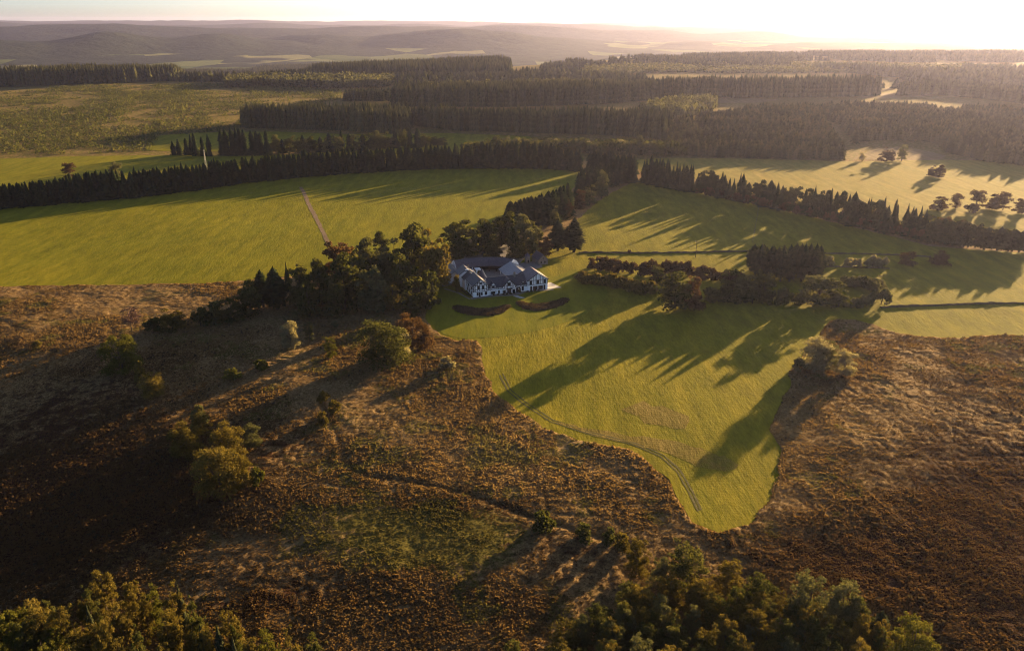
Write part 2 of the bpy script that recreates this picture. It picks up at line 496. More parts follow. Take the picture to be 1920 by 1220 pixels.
zone = {
 'dark': blobs([(120, 780, 45, 45, .5), (60, 1000, 50, 35, .6), (300, 930, 35, 25, .35), (1900, 900, 35, 45, .6), (1860, 1100, 35, 40, .6), (1620, 1060, 22, 10, .5), (1380, 1030, 20, 10, .15),  # heather tone, plus shade painted into the colour at lower left and right edges
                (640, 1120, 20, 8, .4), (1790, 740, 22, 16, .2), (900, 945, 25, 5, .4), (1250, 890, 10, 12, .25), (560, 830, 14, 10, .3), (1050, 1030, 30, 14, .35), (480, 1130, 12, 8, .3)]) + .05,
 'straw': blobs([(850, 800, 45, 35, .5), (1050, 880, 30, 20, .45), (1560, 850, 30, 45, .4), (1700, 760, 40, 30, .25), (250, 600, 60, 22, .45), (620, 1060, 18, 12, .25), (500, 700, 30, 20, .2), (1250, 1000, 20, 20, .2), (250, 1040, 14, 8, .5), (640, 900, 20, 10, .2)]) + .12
          + np.where(Y > 680, .1, 0),
 'moss': blobs([(830, 1010, 18, 14, .6), (700, 980, 24, 16, .45), (640, 880, 16, 12, .2), (1000, 860, 30, 20, .2), (620, 610, 45, 25, .25), (1520, 950, 25, 25, .2), (560, 690, 30, 12, .25), (900, 1000, 12, 10, .3)]) + .1 + np.where(Y > 680, .46, 0),
}
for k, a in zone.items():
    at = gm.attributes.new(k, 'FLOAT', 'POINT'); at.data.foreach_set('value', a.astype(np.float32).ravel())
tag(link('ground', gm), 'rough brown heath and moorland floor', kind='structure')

def sheet(name, P, mat, step, lift, label, noise_amp=0.0):
    """flat area cut exactly to its outline, following the land"""
    x0, y0 = P.min(0); x1, y1 = P.max(0)
    a, b = np.meshgrid(np.arange(x0, x1, step), np.arange(y0, y1, step)); a = a.ravel(); b = b.ravel()
    a = a + (RNG.random(a.shape) - .5) * step * .4; b = b + (RNG.random(b.shape) - .5) * step * .4
    k = inside(a, b, P) & (seg_dist(a, b, np.vstack([P, P[:1]])) > step * .35); a, b = a[k], b[k]
    n = len(P)
    pts = [Vector(p) for p in P] + [Vector((p, q)) for p, q in zip(a, b)]
    r = geometry.delaunay_2d_cdt(pts, [], [list(range(n))], 1, 1e-4)
    xy = np.array([tuple(v) for v in r[0]])
    z = H(xy[:, 0], xy[:, 1]) + lift
    me = np_mesh(name, np.column_stack([xy, z]), np.array([f for f in r[2] if len(f) == 3]), [mat], smooth=True)
    o = link(name, me); tag(o, label, kind='structure'); return o

sheet('meadow', MW['left'], M['field'], 9, .06, 'wide left meadow below the spruce belt')
sheet('meadow', MW['right'], M['meadow'], 6, .06, 'right meadow running from the tree belt round the house to the heath')
sheet('meadow', MW['back right'], M['farfield'], 16, .06, 'back meadow with the lone tree')
sheet('meadow', MW['back left'], M['field'], 16, .06, 'strip of meadow behind the spruce belt')
sheet('meadow', MW['pocket'], M['field'], 16, .06, 'small meadow behind the second tree row')
LAWN = smooth_poly(poly_w([(1035, 520), (1075, 505), (1120, 525), (1140, 548), (1120, 575), (1060, 605), (1000, 622), (930, 632), (868, 635), (832, 627), (806, 600), (802, 575), (826, 540), (850, 500), (880, 486), (960, 480), (1010, 480)]), 3)
sheet('lawn', LAWN, M['lawn'], 5, .11, 'mown lawn around the house')
for i, (p, mk_, l) in enumerate([
    ([(1600, 298), (1640, 278), (1700, 276), (1775, 292), (1760, 300), (1650, 301)], 'dryfield', 'pale stubble strip at the forest edge'),
    ([(1285, 186), (1380, 183), (1460, 187), (1420, 193), (1300, 193)], 'dryfield', 'pale clearing between the forests'),
    ([(1600, 183), (1660, 175), (1740, 176), (1750, 180), (1680, 184)], 'dryfield', 'pale clearing at the forest corner')]):
    sheet('clearing', smooth_poly(poly_w(p), 15), M[mk_], 20, .08, l)

def ribbon(px, w, mat, name, label, lift, jit=.25, step=2.0):
    P = [np.array(G(*p)) for p in px]; pts = []
    for a, b in zip(P[:-1], P[1:]):
        k = max(1, int(np.linalg.norm(b - a) / step)); pts += [a + (b - a) * t / k for t in range(k)]
    pts.append(P[-1]); pts = np.array(pts)
    t = np.gradient(pts, axis=0); t /= np.linalg.norm(t, axis=1)[:, None]; nrm = np.column_stack([-t[:, 1], t[:, 0]])
    ww = w * (1 + (RNG.random((len(pts), 2)) - .5) * 2 * jit)
    Lp = pts + nrm * ww[:, :1] / 2; Rp = pts - nrm * ww[:, 1:] / 2
    V = np.vstack([np.column_stack([q, H(q[:, 0], q[:, 1]) + lift]) for q in (Lp, Rp)])
    n = len(pts); i = np.arange(n - 1)
    o = link(name, np_mesh(name, V, np.stack([i, i + n, i + n + 1, i + 1], -1), [mat])); tag(o, label, kind='structure'); return o
ribbon([(563, 351), (568, 358), (573, 368), (578, 382), (587, 398), (594, 412), (602, 428), (608, 440), (617, 460)], 2.5, M['pathdirt'], 'path', 'brown grassy track crossing the left meadow', .12)

# ------------------------------------------------------------------ far hills
def far_hills():
    r = np.concatenate([np.geomspace(2300, 9000, 230), np.geomspace(9080, 24000, 150)])
    th = np.radians(np.linspace(-46, 46, 420))
    R, T = np.meshgrid(r, th); x = R * np.sin(T); y = R * np.cos(T)
    deg = np.degrees(T)
    floor = np.interp(R, [2300, 2700, 3200, 4500, 7000, 12000, 24000], [-125, -108, -88, -84, -80, -85, -90])
    z = floor + (vn(x, y, 900, 42) - .5) * 14
    # (distance, depth, crest height by bearing, roughness)
    B = [-46, -33, -26, -20, -15, -11, -7, -3.5, 0, 4, 8, 14, 20, 25, 29, 31, 34, 46]
    crests = [
        (3700, 420, [-90, -90, -90, -90, -90, -90, -90, -90, -90, -80, -66, -40, -32, -25, -34, -62, -80, -85], 10),
        (5900, 800, [30, 26, 34, 30, 8, -40, -84, -84, -84, -84, -84, -84, -84, -80, -80, -80, -80, -80], 26),
        (6900, 900, [-84, -84, -70, -40, 2, 8, 20, 64, 40, -10, -45, -60, -55, -60, -50, -60, -60, -60], 26),
        (9000, 1100, [55, 48, 66, 52, 40, 58, 46, 52, 50, 42, 10, -10, -25, -30, -20, -30, -35, -40], 34),
        (12800, 1500, [92, 86, 70, 88, 84, 72, 82, 70, 60, 64, 46, 22, 10, 4, 14, 0, 0, 0], 34),
        (18500, 2500, [132, 126, 120, 128, 116, 112, 100, 104, 96, 84, 78, 66, 48, 40, 34, 30, 30, 30], 34)]
    for k, (rc, wd, hs, rg) in enumerate(crests):
        wob = (vn(x, y * 0 + k * 50, rc * .16, 60 + k) - .5) * wd * 1.3
        prof = np.exp(-np.abs((R - rc - wob) / wd) ** 1.7)
        hc = np.interp(deg, B, hs) + (vn(deg * 100, deg * 0 + k, 330, 70 + k) - .5) * rg * 1.5 + (vn(x, y, 700, 80 + k) - .5) * 34 + (vn(x, y, 260, 90 + k) - .5) * 14
        z = np.maximum(z, floor + np.maximum(hc - floor, 0) * prof)
    z += (vn(x, y, 120, 44) - .5) * 5
    op = np.clip((-50 - z) / 50, -.16, .26) + .06 - .4 * sstep(2, 6, deg) * (1 - sstep(4400, 5200, R))
    ny, nx = R.shape; ii = np.arange(ny * nx).reshape(ny, nx)
    F = np.stack([ii[:-1, :-1], ii[:-1, 1:], ii[1:, 1:], ii[1:, :-1]], -1).reshape(-1, 4)[:, ::-1]
    me = np_mesh('hills', np.stack([x, y, z], -1).reshape(-1, 3), F, [M['hill']], smooth=True)
    at = me.attributes.new('open', 'FLOAT', 'POINT'); at.data.foreach_set('value', op.astype(np.float32).ravel())
    tag(link('hills', me), 'blue wooded hills and valley fields on the horizon', kind='structure')
far_hills()

# ------------------------------------------------------------------ foliage builders
def rand_dirs(rng, n):
    v = rng.normal(size=(n, 3)); return v / np.linalg.norm(v, axis=1)[:, None]

def cards(P, size, rng, out=None, stretch=1.5):
    """leaf-sized diamond faces at P"""
    n = len(P); nrm = rand_dirs(rng, n)
    if out is not None:
        nrm = nrm + out * .8; nrm /= np.linalg.norm(nrm, axis=1)[:, None]
    u = np.cross(nrm, rand_dirs(rng, n)); u /= np.linalg.norm(u, axis=1)[:, None]; w = np.cross(nrm, u)
    s = (size * (.6 + .8 * rng.random(n)))[:, None] if np.isscalar(size) else (size * (.6 + .8 * rng.random(n)))[:, None]
    V = np.stack([P + u * s * stretch * .5, P + w * s * .5, P - u * s * stretch * .5, P - w * s * .5], 1).reshape(-1, 3)
    F = np.arange(4 * n).reshape(n, 4)
    return V, F

def crown_broad(seed, h=12.0, w=9.0, clumps=16, leaves=2600, leaf=.5, base=.12, tight=1.0, low=.0, skirt=0, rr0=.13, rr1=.25):
    rng = np.random.default_rng(seed)
    zc, rz, rx = h * (.5 + base / 2), h * (1 - base) / 2, w / 2
    C = []; R = []
    for i in range(clumps):
        d = rand_dirs(rng, 1)[0]; k = rng.random() ** .4
        r = w * rng.uniform(rr0, rr1)
        c = np.array([d[0] * (rx - r * .8) * k, d[1] * (rx - r * .8) * k, zc + d[2] * (rz - r * .75) * k])
        # narrower at the very top
        if rng.random() < .35:
            q = rng.uniform(1.0, 1.3); c = np.array([c[0] * q, c[1] * q, zc + (c[2] - zc) * q]); r *= .7
        C.append(c); R.append(r)
    for i in range(skirt):
        a = 6.2832 * (i + rng.random()) / skirt; r = w * rng.uniform(.14, .2); q = rx * rng.uniform(.4, .75)
        C.append(np.array([q * math.cos(a), q * math.sin(a), r * .7 + h * rng.uniform(0, .1)])); R.append(r)
    clumps = len(C); C = np.array(C); R = np.array(R)
    pr = R ** 2 / (R ** 2).sum(); k = rng.choice(clumps, leaves, p=pr)
    d = rand_dirs(rng, leaves); d[:, 2] = np.where(d[:, 2] < -.3, -d[:, 2] * .6, d[:, 2])
    d /= np.linalg.norm(d, axis=1)[:, None]
    rad = R[k] * (1 - .45 * rng.random(leaves) ** 2 + .12 * rng.normal(size=leaves) * tight)
    P = C[k] + d * rad[:, None] * np.array([1, 1, .82])
    P[:, 2] = np.maximum(P[:, 2], .15 + low)
    V, F = cards(P, leaf, rng, d)
    ct = rng.random(clumps)
    t = np.clip(.25 + .35 * ct[k] + .4 * rng.random(leaves), 0, 1)
    return V, F, np.repeat(t, 4), C

def trunk_mesh(seed, h, r, C=None, base=.0):
    rng = np.random.default_rng(seed); mb = MB()
    lean = rng.normal(size=2) * .25
    pts = [(lean[0] * t * t, lean[1] * t * t, h * t - (.3 if t == 0 else 0)) for t in (0, .15, .4, .7, 1)]
    mb.tube(pts, [r * 1.35, r, r * .8, r * .5, r * .15], 7)
    if C is not None:
        for c in C[:8]:
            z0 = h * rng.uniform(.25, .55); p0 = Vector((lean[0] * (z0 / h) ** 2, lean[1] * (z0 / h) ** 2, z0)); p2 = Vector(c); p1 = p0.lerp(p2, .5) + Vector((0, 0, -.05 * h))
            mb.tube([p0, p1, p2], [r * .45, r * .28, r * .08], 5)
    return mb.mesh('trunk', M['bark'])

def crown_spruce(seed, h=18.0, w=6.5, whorls=18, per=9, prof=None, base=.06, droop=.35, fill=.5):
    rng = np.random.default_rng(seed); V = []; F = []; T = []
    off = 0
    for i in range(whorls):
        f = i / (whorls - 1.0); z = h * (base + (1 - base) * f * .985)
        r0 = (w / 2) * (prof(f) if prof else (1 - f) ** .85 * (.82 + .18 * math.sin(f * 3.14)) + .02)
        for k in range(per):
            a = 6.2832 * (k + rng.random() * .8) / per + i * 1.3; r = r0 * rng.uniform(.7, 1.15)
            ca, sa = math.cos(a), math.sin(a); tv = rng.uniform(.1, 1)
            dz = -droop * r * rng.uniform(.5, 1.3)
            bw = max(.25, .34 * r0 + .25) * rng.uniform(.7, 1.2)
            zz = z + rng.normal() * h * .012
            p0 = np.array([ca * r * .15, sa * r * .15, zz + .25]); p1 = np.array([ca * r * .62, sa * r * .62, zz + dz * .45]); p2 = np.array([ca * r, sa * r, zz + dz])
            sd_ = np.array([-sa, ca, rng.normal() * .25]) * bw
            V += [p0, p1 + sd_ * .6, p2 + np.array([0, 0, .12 * r]), p1 - sd_ * .6,
                  p1 + np.array([0, 0, .1]), p1 + sd_ * .5 - np.array([0, 0, .3 * bw + .2]), p2 - np.array([0, 0, .35 * bw + .25]), p1 - sd_ * .5 - np.array([0, 0, .35 * bw + .25])]
            F += [[off, off + 1, off + 2, off + 3], [off + 4, off + 5, off + 6, off + 7]]; T += [tv] * 4 + [tv * .8] * 4; off += 8
    # dense inner needles
    n = 9
    lev = [(0., .9), (.25, .85), (.55, .75), (.8, .6), (.97, .15)]
    rows = []
    for f, m in lev:
        rr = (w / 2) * fill * (prof(f) if prof else (1 - f) ** .9 + .01)
        rows.append(off)
        for k in range(n):
            q = rr * rng.uniform(.75, 1.2); V.append(np.array([q * math.cos(6.2832 * k / n), q * math.sin(6.2832 * k / n), h * (base + (1 - base) * f)])); T.append(.2); off += 1
    for a, b in zip(rows[:-1], rows[1:]):
        for k in range(n): F.append([a + k, a + (k + 1) % n, b + (k + 1) % n, b + k])
    # leader
    V += [np.array([-.1, 0, h * .95]), np.array([.1, 0, h * .95]), np.array([.02, 0, h * 1.0]), np.array([-.02, 0.02, h * 1.0])]; F.append([off, off + 1, off + 2, off + 3]); T += [.6] * 4
    return np.array(V), np.array(F), np.array(T)

KINDS = {}
def reg(kind, crown, trunk, h, w): KINDS.setdefault(kind, []).append((crown, trunk, h, w))

for s in range(5):
    V, F, T, C = crown_broad(100 + s, 12, 9.5, 34 + s, 4200, .44, -.02, skirt=6, rr0=.09, rr1=.2)
    reg('broad', np_mesh('crown', V, F, [M['green']], tint=T), trunk_mesh(s, 9.0, .30, C), 12, 9.5)
for s in range(4):
    V, F, T, C = crown_broad(140 + s, 12, 8, 24, 2700, .38, .03, 1.8, skirt=3)
    reg('loose', np_mesh('crown', V, F, [M['olive']], tint=T), trunk_mesh(20 + s, 10.5, .2, C), 12, 8)
for s in range(4):
    V, F, T, C = crown_broad(160 + s, 4, 5, 11, 1100, .38, -.25, 1.3)
    reg('shrub', np_mesh('crown', V, F, [M['green']], tint=T), trunk_mesh(30 + s, 2.2, .12, C), 4, 5)
for s in range(5):
    V, F, T = crown_spruce(180 + s, 18, 6.6, 19, 9, lambda f: (1 - f) ** .52 * (.8 + .2 * math.sin(f * 9 + s)) + .02, .02, .25, .62)
    reg('spruce', np_mesh('crown', V, F, [M['spruce']], tint=T), trunk_mesh(40 + s, 16.5, .24), 18, 6.6)
for s in range(5):
    V, F, T = crown_spruce(280 + s, 18, 8.5, 17, 9, lambda f: (1 - f) ** .85 * (.8 + .25 * math.sin(f * 11 + s * 2)) + .02, .0, .35, .6)
    reg('cone_spruce', np_mesh('crown', V, F, [M['spruce']], tint=T), trunk_mesh(90 + s, 16.5, .24), 18, 8.5)
for s in range(3):
    V, F, T = crown_spruce(200 + s, 18, 5.6, 20, 9, lambda f: (1 - f ** 3.2) * (.75 + .25 * min(1, f * 3)) + .02, .16, .2, .55)
    reg('column', np_mesh('crown', V, F, [M['pine']], tint=T), trunk_mesh(50 + s, 16.5, .26), 18, 5.6)
for s in range(5):
    V, F, T, C = crown_broad(240 + s, 12, 9.5, 74, 10000, .25, .0, 1.5, skirt=6, rr0=.06, rr1=.15)
    reg('near_broad', np_mesh('crown', V, F, [M['green']], tint=T), trunk_mesh(70 + s, 9.5, .28, C), 12, 9.5)
for s in range(5):
    V, F, T, C = crown_broad(250 + s, 12, 11, 46, 9500, .27, -.02, 1.2, skirt=9, rr0=.09, rr1=.19)
    reg('near_round', np_mesh('crown', V, F, [M['green']], tint=T), trunk_mesh(75 + s, 9.0, .28, C), 12, 11)
for s in range(5):
    V, F, T, C = crown_broad(260 + s, 12, 7, 80, 7000, .22, .02, 2.2, skirt=3, rr0=.05, rr1=.13)
    reg('near_loose', np_mesh('crown', V, F, [M['olive']], tint=T), trunk_mesh(80 + s, 10.8, .17, C), 12, 7)
for s in range(2):
    V, F, T, C = crown_broad(220 + s, 9, 6, 24, 900, .28, .2, 2.2)
    reg('bare', np_mesh('crown', V, F, [M['twig']], tint=T), trunk_mesh(60 + s, 8, .12, C), 9, 6)

def tree_at(kind, x, y, h, w, mat, label, cat, group=None, name='tree', sink=.15):
    cr, tr, h0, w0 = random.choice(KINDS[kind])
    z = float(H(x, y)) - sink
    root = empty(name, (x, y, z), random.uniform(0, 6.28), (w / w0 * random.uniform(.92, 1.08), w / w0 * random.uniform(.92, 1.08), h / h0))
    tag(root, label, cat, group)
    c = link('crown', cr, root)
    if mat and M[mat] != cr.materials[0]:
        c.material_slots[0].link = 'OBJECT'; c.material_slots[0].material = M[mat]
    link('trunk', tr, root)
    return root

NAMEOF = {'broad': ('broadleaf_tree', 'tree'), 'loose': ('birch_tree', 'tree'), 'shrub': ('shrub', 'shrub'), 'spruce': ('spruce_tree', 'tree'), 'column': ('pine_tree', 'tree'), 'bare': ('bare_tree', 'tree'), 'cone_spruce': ('spruce_tree', 'tree'), 'near_broad': ('broadleaf_tree', 'tree'), 'near_round': ('broadleaf_tree', 'tree'), 'near_loose': ('birch_tree', 'tree')}
def tree_px(kind, u, vb, vt, wpx, mat, label, group=None, name=None):
    x, y = G(u, vb)
    h, w = size_at(x, y, vt, wpx)
    nm, cat = NAMEOF[kind]
    return tree_at(kind, x, y, max(h, .8), w, mat, label, cat, group, name or nm)

# ------------------------------------------------------------------ single trees: (kind, u, base row, top row, width px, leaf, label)
HOUSE_WOOD = [
 ('broad', 640, 520, 446, 78, 'rust', 'rust tinged tree at the foot of the brown track across the left meadow'),
 ('broad', 693, 525, 443, 62, 'olive', 'silvery olive tree beside the rust tinged tree of the house wood'),
 ('broad', 735, 535, 447, 66, 'olive', 'second silvery olive tree on the upper edge of the house wood'),
 ('broad', 716, 480, 432, 40, 'green', 'small dark tree poking above the silvery trees by the left meadow'),
 ('broad', 755, 570, 468, 80, 'green', 'dark broad tree in the middle of the wood left of the house'),
 ('broad', 778, 525, 418, 84, 'green', 'tallest dark broadleaf tree on the meadow side of the house wood'),
 ('broad', 815, 542, 428, 78, 'gold', 'tall golden sided tree standing left of the house roofs'),
 ('broad', 862, 485, 408, 84, 'green', 'large dark round tree directly behind the left end of the house'),
 ('broad', 908, 472, 410, 62, 'green', 'dark tree behind the slate barn, right of the large round tree'),
 ('broad', 940, 462, 404, 50, 'green', 'dark tree behind the gravel drive, at the foot of the spruce row'),
 ('broad', 648, 582, 474, 76, 'green', 'dark green tree in the front of the house wood, below the rust tinged tree'),
 ('broad', 700, 582, 496, 72, 'olive', 'round tree with a bright top at the front of the house wood'),
 ('loose', 738, 582, 527, 46, 'gold', 'feathery golden tree at the right front tip of the house wood'),
 ('loose', 710, 585, 518, 44, 'olive', 'feathery grey green tree under the bright topped round tree'),
 ('broad', 605, 572, 483, 62, 'green', 'dark tree in the middle of the wood edge along the left meadow'),
 ('broad', 566, 574, 492, 58, 'green', 'dark tree next to the conifers at the narrow end of the house wood'),
 ('cone_spruce', 541, 545, 490, 22, 'spruce', 'small pointed spruce sticking out above the narrow end of the house wood'),
 ('column', 520, 580, 499, 50, 'spruce', 'dark conifer at the narrow end of the house wood'),
 ('column', 495, 576, 505, 46, 'spruce', 'dark conifer at the outer end of the house wood, next to the dark bush'),
 ('broad', 471, 592, 524, 52, 'green', 'dark round bush tree at the tail of the house wood, beside the conifers'),
 ('broad', 434, 604, 554, 44, 'green', 'low dark tree at the tail end of the house wood'),
 ('shrub', 404, 606, 566, 46, 'green', 'low dark shrub trailing from the tail of the house wood'),
 ('shrub', 377, 612, 574, 40, 'green', 'low dark shrub between the wood tail and the olive tree'),
 ('broad', 325, 618, 577, 52, 'gold', 'olive gold round tree standing alone past the tail of the house wood'),
 ('shrub', 293, 620, 594, 42, 'green', 'dark low shrub at the left foot of the lone olive gold tree'),
 ('broad', 806, 580, 500, 46, 'green', 'narrow dark tree beside the gravel terrace left of the house'),
 ('broad', 672, 556, 462, 60, 'green', 'dark tree in the deep shade between the silvery and the bright topped trees'),
 ('broad', 626, 592, 520, 50, 'green', 'dark tree at the shaded lower edge of the house wood'),
 ('broad', 582, 596, 522, 48, 'green', 'dark tree at the shaded lower edge of the house wood, nearer its narrow end'),
 ('broad', 770, 592, 545, 44, 'green', 'low dark tree on the shaded lawn edge below the golden tree'),
 ('shrub', 857, 548, 514, 19, 'gold', 'small yellow lit tree hugging the left corner of the house'),
 ('broad', 983, 478, 400, 62, 'olive', 'big broadleaf tree behind the house with a sunlit crown'),
 ('broad', 955, 462, 396, 46, 'green', 'dark broad tree left of the sunlit crown behind the house'),
 ('broad', 1004, 470, 418, 36, 'green', 'dark tree at the right shoulder of the sunlit crown behind the house'),
 ('broad', 925, 488, 440, 44, 'green', 'dark low tree in front of the gravel drive behind the slate barn'),
 ('broad', 967, 484, 428, 44, 'green', 'dark low tree left of the little stone tower'),
 ('broad', 1022, 478, 444, 34, 'rust', 'small rust coloured tree between the stone cottage and the rounded conifers'),
 ('column', 1046, 470, 410, 44, 'pine', 'left one of the pair of rounded conifers behind the stone cottage'),
 ('column', 1076, 473, 407, 46, 'pine', 'right one of the pair of rounded conifers behind the stone cottage'),
]
HEATH = [
 ('near_round', 546, 654, 598, 40, 'pale', 'pale leaved round tree standing alone on the shaded heath'),
 ('near_loose', 581, 640, 600, 22, 'olive', 'thin sparse tree just right of the pale round heath tree'),
 ('near_loose', 621, 670, 627, 26, 'lime', 'small yellow green sapling between the pale tree and the big dark heath tree'),
 ('shrub', 629, 614, 600, 16, 'olive', 'tiny olive shrub in the shade under the house wood'),
 ('near_round', 722, 686, 595, 104, 'green', 'big dark round tree on the heath with a sunlit right side'),
 ('near_round', 748, 674, 610, 48, 'pale', 'pale sunlit tree pressed against the right side of the big dark heath tree'),
 ('near_round', 774, 654, 584, 66, 'rust', 'orange brown tree behind the big dark heath tree'),
 ('shrub', 800, 650, 615, 30, 'rust', 'brown shrub at the right foot of the orange brown tree'),
 ('shrub', 838, 692, 668, 34, 'pale', 'whitish dry bush on the pale heath near the meadow corner'),
 ('near_round', 232, 698, 626, 74, 'lime', 'bushy yellow green tree alone on the left heath'),
 ('shrub', 262, 712, 676, 26, 'gold', 'small bush at the foot of the bushy yellow green tree'),
 ('near_round', 288, 744, 697, 50, 'gold', 'dense low round tree below the bushy yellow green tree'),
 ('bare', 248, 622, 574, 50, 'twig', 'leafless reddish tree at the edge of the left heath'),
 ('near_round', 353, 852, 791, 70, 'gold', 'round low tree at the left of the golden heath clump'),
 ('near_loose', 382, 816, 770, 42, 'gold', 'small airy tree behind the round low tree of the heath clump'),
 ('shrub', 372, 800, 760, 42, 'olive', 'olive shrub at the back of the golden heath clump'),
 ('near_round', 434, 866, 790, 72, 'gold', 'rear golden tree of the heath clump'),
 ('near_round', 416, 925, 830, 98, 'gold', 'largest golden tree at the front of the heath clump'),
 ('near_round', 456, 915, 850, 44, 'gold', 'narrow golden tree leaning on the largest tree of the heath clump'),
 ('shrub', 484, 912, 873, 30, 'lime', 'low green shrub at the right foot of the heath clump'),
 ('near_round', 474, 838, 793, 40, 'olive', 'small olive tree right of the rear golden heath tree'),
 ('shrub', 608, 756, 729, 26, 'gold', 'uppermost of three small bushes at the head of the dark ditch'),
 ('shrub', 628, 776, 748, 25, 'gold', 'middle one of three small bushes at the head of the dark ditch'),
 ('shrub', 605, 796, 768, 22, 'gold', 'lowest of three small bushes at the head of the dark ditch'),
 ('shrub', 437, 712, 690, 40, 'lime', 'low yellow green scrub on the lit strip of heath'),
 ('shrub', 489, 694, 672, 32, 'lime', 'low yellow green scrub nearer the pale round heath tree'),
 ('shrub', 70, 652, 636, 20, 'gold', 'small straw coloured bush near the left edge of the heath'),
 ('near_round', 1526, 692, 632, 70, 'pale', 'large pale sunlit tree on the tongue between meadow and right heath'),
 ('near_round', 1548, 690, 640, 50, 'olive', 'fuller olive tree in the middle of the pale clump by the right heath'),
 ('near_round', 1581, 702, 655, 46, 'pale', 'smaller pale tree at the right of the pale clump by the right heath'),
 ('shrub', 1496, 696, 668, 26, 'olive', 'low shrub at the meadow side of the pale clump'),
 ('shrub', 1020, 988, 957, 58, 'green', 'lone dark shrub at the end of the ditch'),
 ('shrub', 1094, 1010, 984, 46, 'green', 'dark shrub between the lone ditch shrub and the lower right wood'),
 ('shrub', 1140, 1016, 990, 34, 'green', 'small dark shrub close to the tip of the lower right wood'),
 ('shrub', 1164, 1030, 994, 34, 'gold', 'small lit shrub touching the tip of the lower right wood'),
]
GARDEN = [
 ('broad', 1265, 577, 507, 74, 'green', 'big dark round tree on the right meadow in front of the hedges'),
 ('broad', 1301, 582, 514, 46, 'rust', 'brownish tree at the right side of the big dark meadow tree'),
 ('broad', 1232, 532, 494, 30, 'green', 'small dark tree behind the big dark meadow tree'),
 ('broad', 1372, 552, 500, 52, 'green', 'dark rounded tree left of the tall pine clump'),
 ('broad', 1400, 560, 512, 52, 'olive', 'grey green tree below the left end of the tall pine clump'),
 ('broad', 1431, 558, 503, 48, 'green', 'dark tree directly in front of the tall pine clump'),
 ('broad', 1534, 568, 509, 80, 'olive', 'large pale sunlit tree right in front of the tall pine clump'),
 ('broad', 1572, 575, 540, 42, 'olive', 'smaller olive tree at the right foot of the large pale tree'),
 ('broad', 1642, 545, 516, 46, 'olive', 'round hedge tree at the right end of the meadow hedges'),
 ('shrub', 1652, 570, 538, 34, 'olive', 'shrub at the lower right corner of the meadow hedges'),
 ('broad', 1700, 497, 468, 36, 'rust', 'left one of two rust coloured bushes near the field corner'),
 ('broad', 1761, 497, 470, 38, 'rust', 'right one of two rust coloured bushes near the field corner'),
 ('shrub', 1555, 498, 476, 24, 'pale', 'pale thin shrub right of the tall pine clump'),
]
BACK = [
 ('broad', 1747, 331, 310, 22, 'reddark', 'left half of the lone tree pair on the sunny back meadow'),
 ('broad', 1760, 333, 309, 26, 'reddark', 'right half of the lone tree pair on the sunny back meadow'),
 ('broad', 1760, 394, 366, 34, 'reddark', 'first reddish tree of the group at the end of the back meadow'),
 ('loose', 1792, 390, 360, 26, 'reddark', 'thin reddish tree in the group at the end of the back meadow'),
 ('loose', 1829, 391, 353, 32, 'reddark', 'tallest fan shaped tree in the group at the end of the back meadow'),
 ('broad', 1861, 392, 361, 34, 'reddark', 'round reddish tree right of the fan shaped tree'),
 ('loose', 1880, 394, 358, 30, 'reddark', 'airy reddish tree behind the round one near the right edge'),
 ('broad', 1910, 400, 372, 30, 'reddark', 'low reddish tree at the right edge by the back meadow'),
 ('shrub', 1818, 398, 380, 30, 'reddark', 'low reddish shrub under the fan shaped tree'),
 ('loose', 1690, 302, 268, 22, 'olive', 'pale slim tree by the stubble strip at the forest edge'),
 ('broad', 1662, 303, 276, 34, 'reddark', 'dark reddish tree beside the pale slim tree at the forest edge'),
 ('loose', 1616, 302, 283, 16, 'pale', 'small pale tree at the left end of the stubble strip'),
 ('loose', 133, 336, 302, 28, 'reddark', 'bare looking tree standing behind the left end of the spruce belt'),
 ('loose', 222, 345, 303, 34, 'olive', 'pale airy tree standing behind the gap in the spruce belt'),
 ('broad', 1766, 446, 404, 46, 'reddark', 'reddish broadleaf tree near the right end of the diagonal spruce belt'),
 ('broad', 1735, 440, 398, 34, 'pine', 'dark broadleaf tree left of the reddish one in the diagonal belt'),
 ('broad', 1797, 452, 412, 40, 'reddark', 'second reddish broadleaf tree near the right end of the diagonal belt'),
 ('broad', 1105, 385, 345, 30, 'olive', 'leafy pale tree standing out of the spruce row behind the house'),
 ('broad', 1085, 392, 352, 30, 'reddark', 'leafy brownish tree low in the spruce row behind the house'),
 ('broad', 1062, 408, 372, 26, 'reddark', 'small brownish tree at the middle of the spruce row behind the house'),
 ('broad', 1040, 424, 385, 24, 'olive', 'small olive tree at the lower part of the spruce row behind the house'),
 ('broad', 1128, 372, 318, 30, 'olive', 'round leafy tree beside the spruces at the top of the house row'),
]
for grp, L in (('trees of the house wood', HOUSE_WOOD), ('trees and bushes on the heath', HEATH), ('trees by the meadow hedges', GARDEN), ('trees of the far meadows', BACK)):
    for t in L:
        tree_px(*t, group=grp)

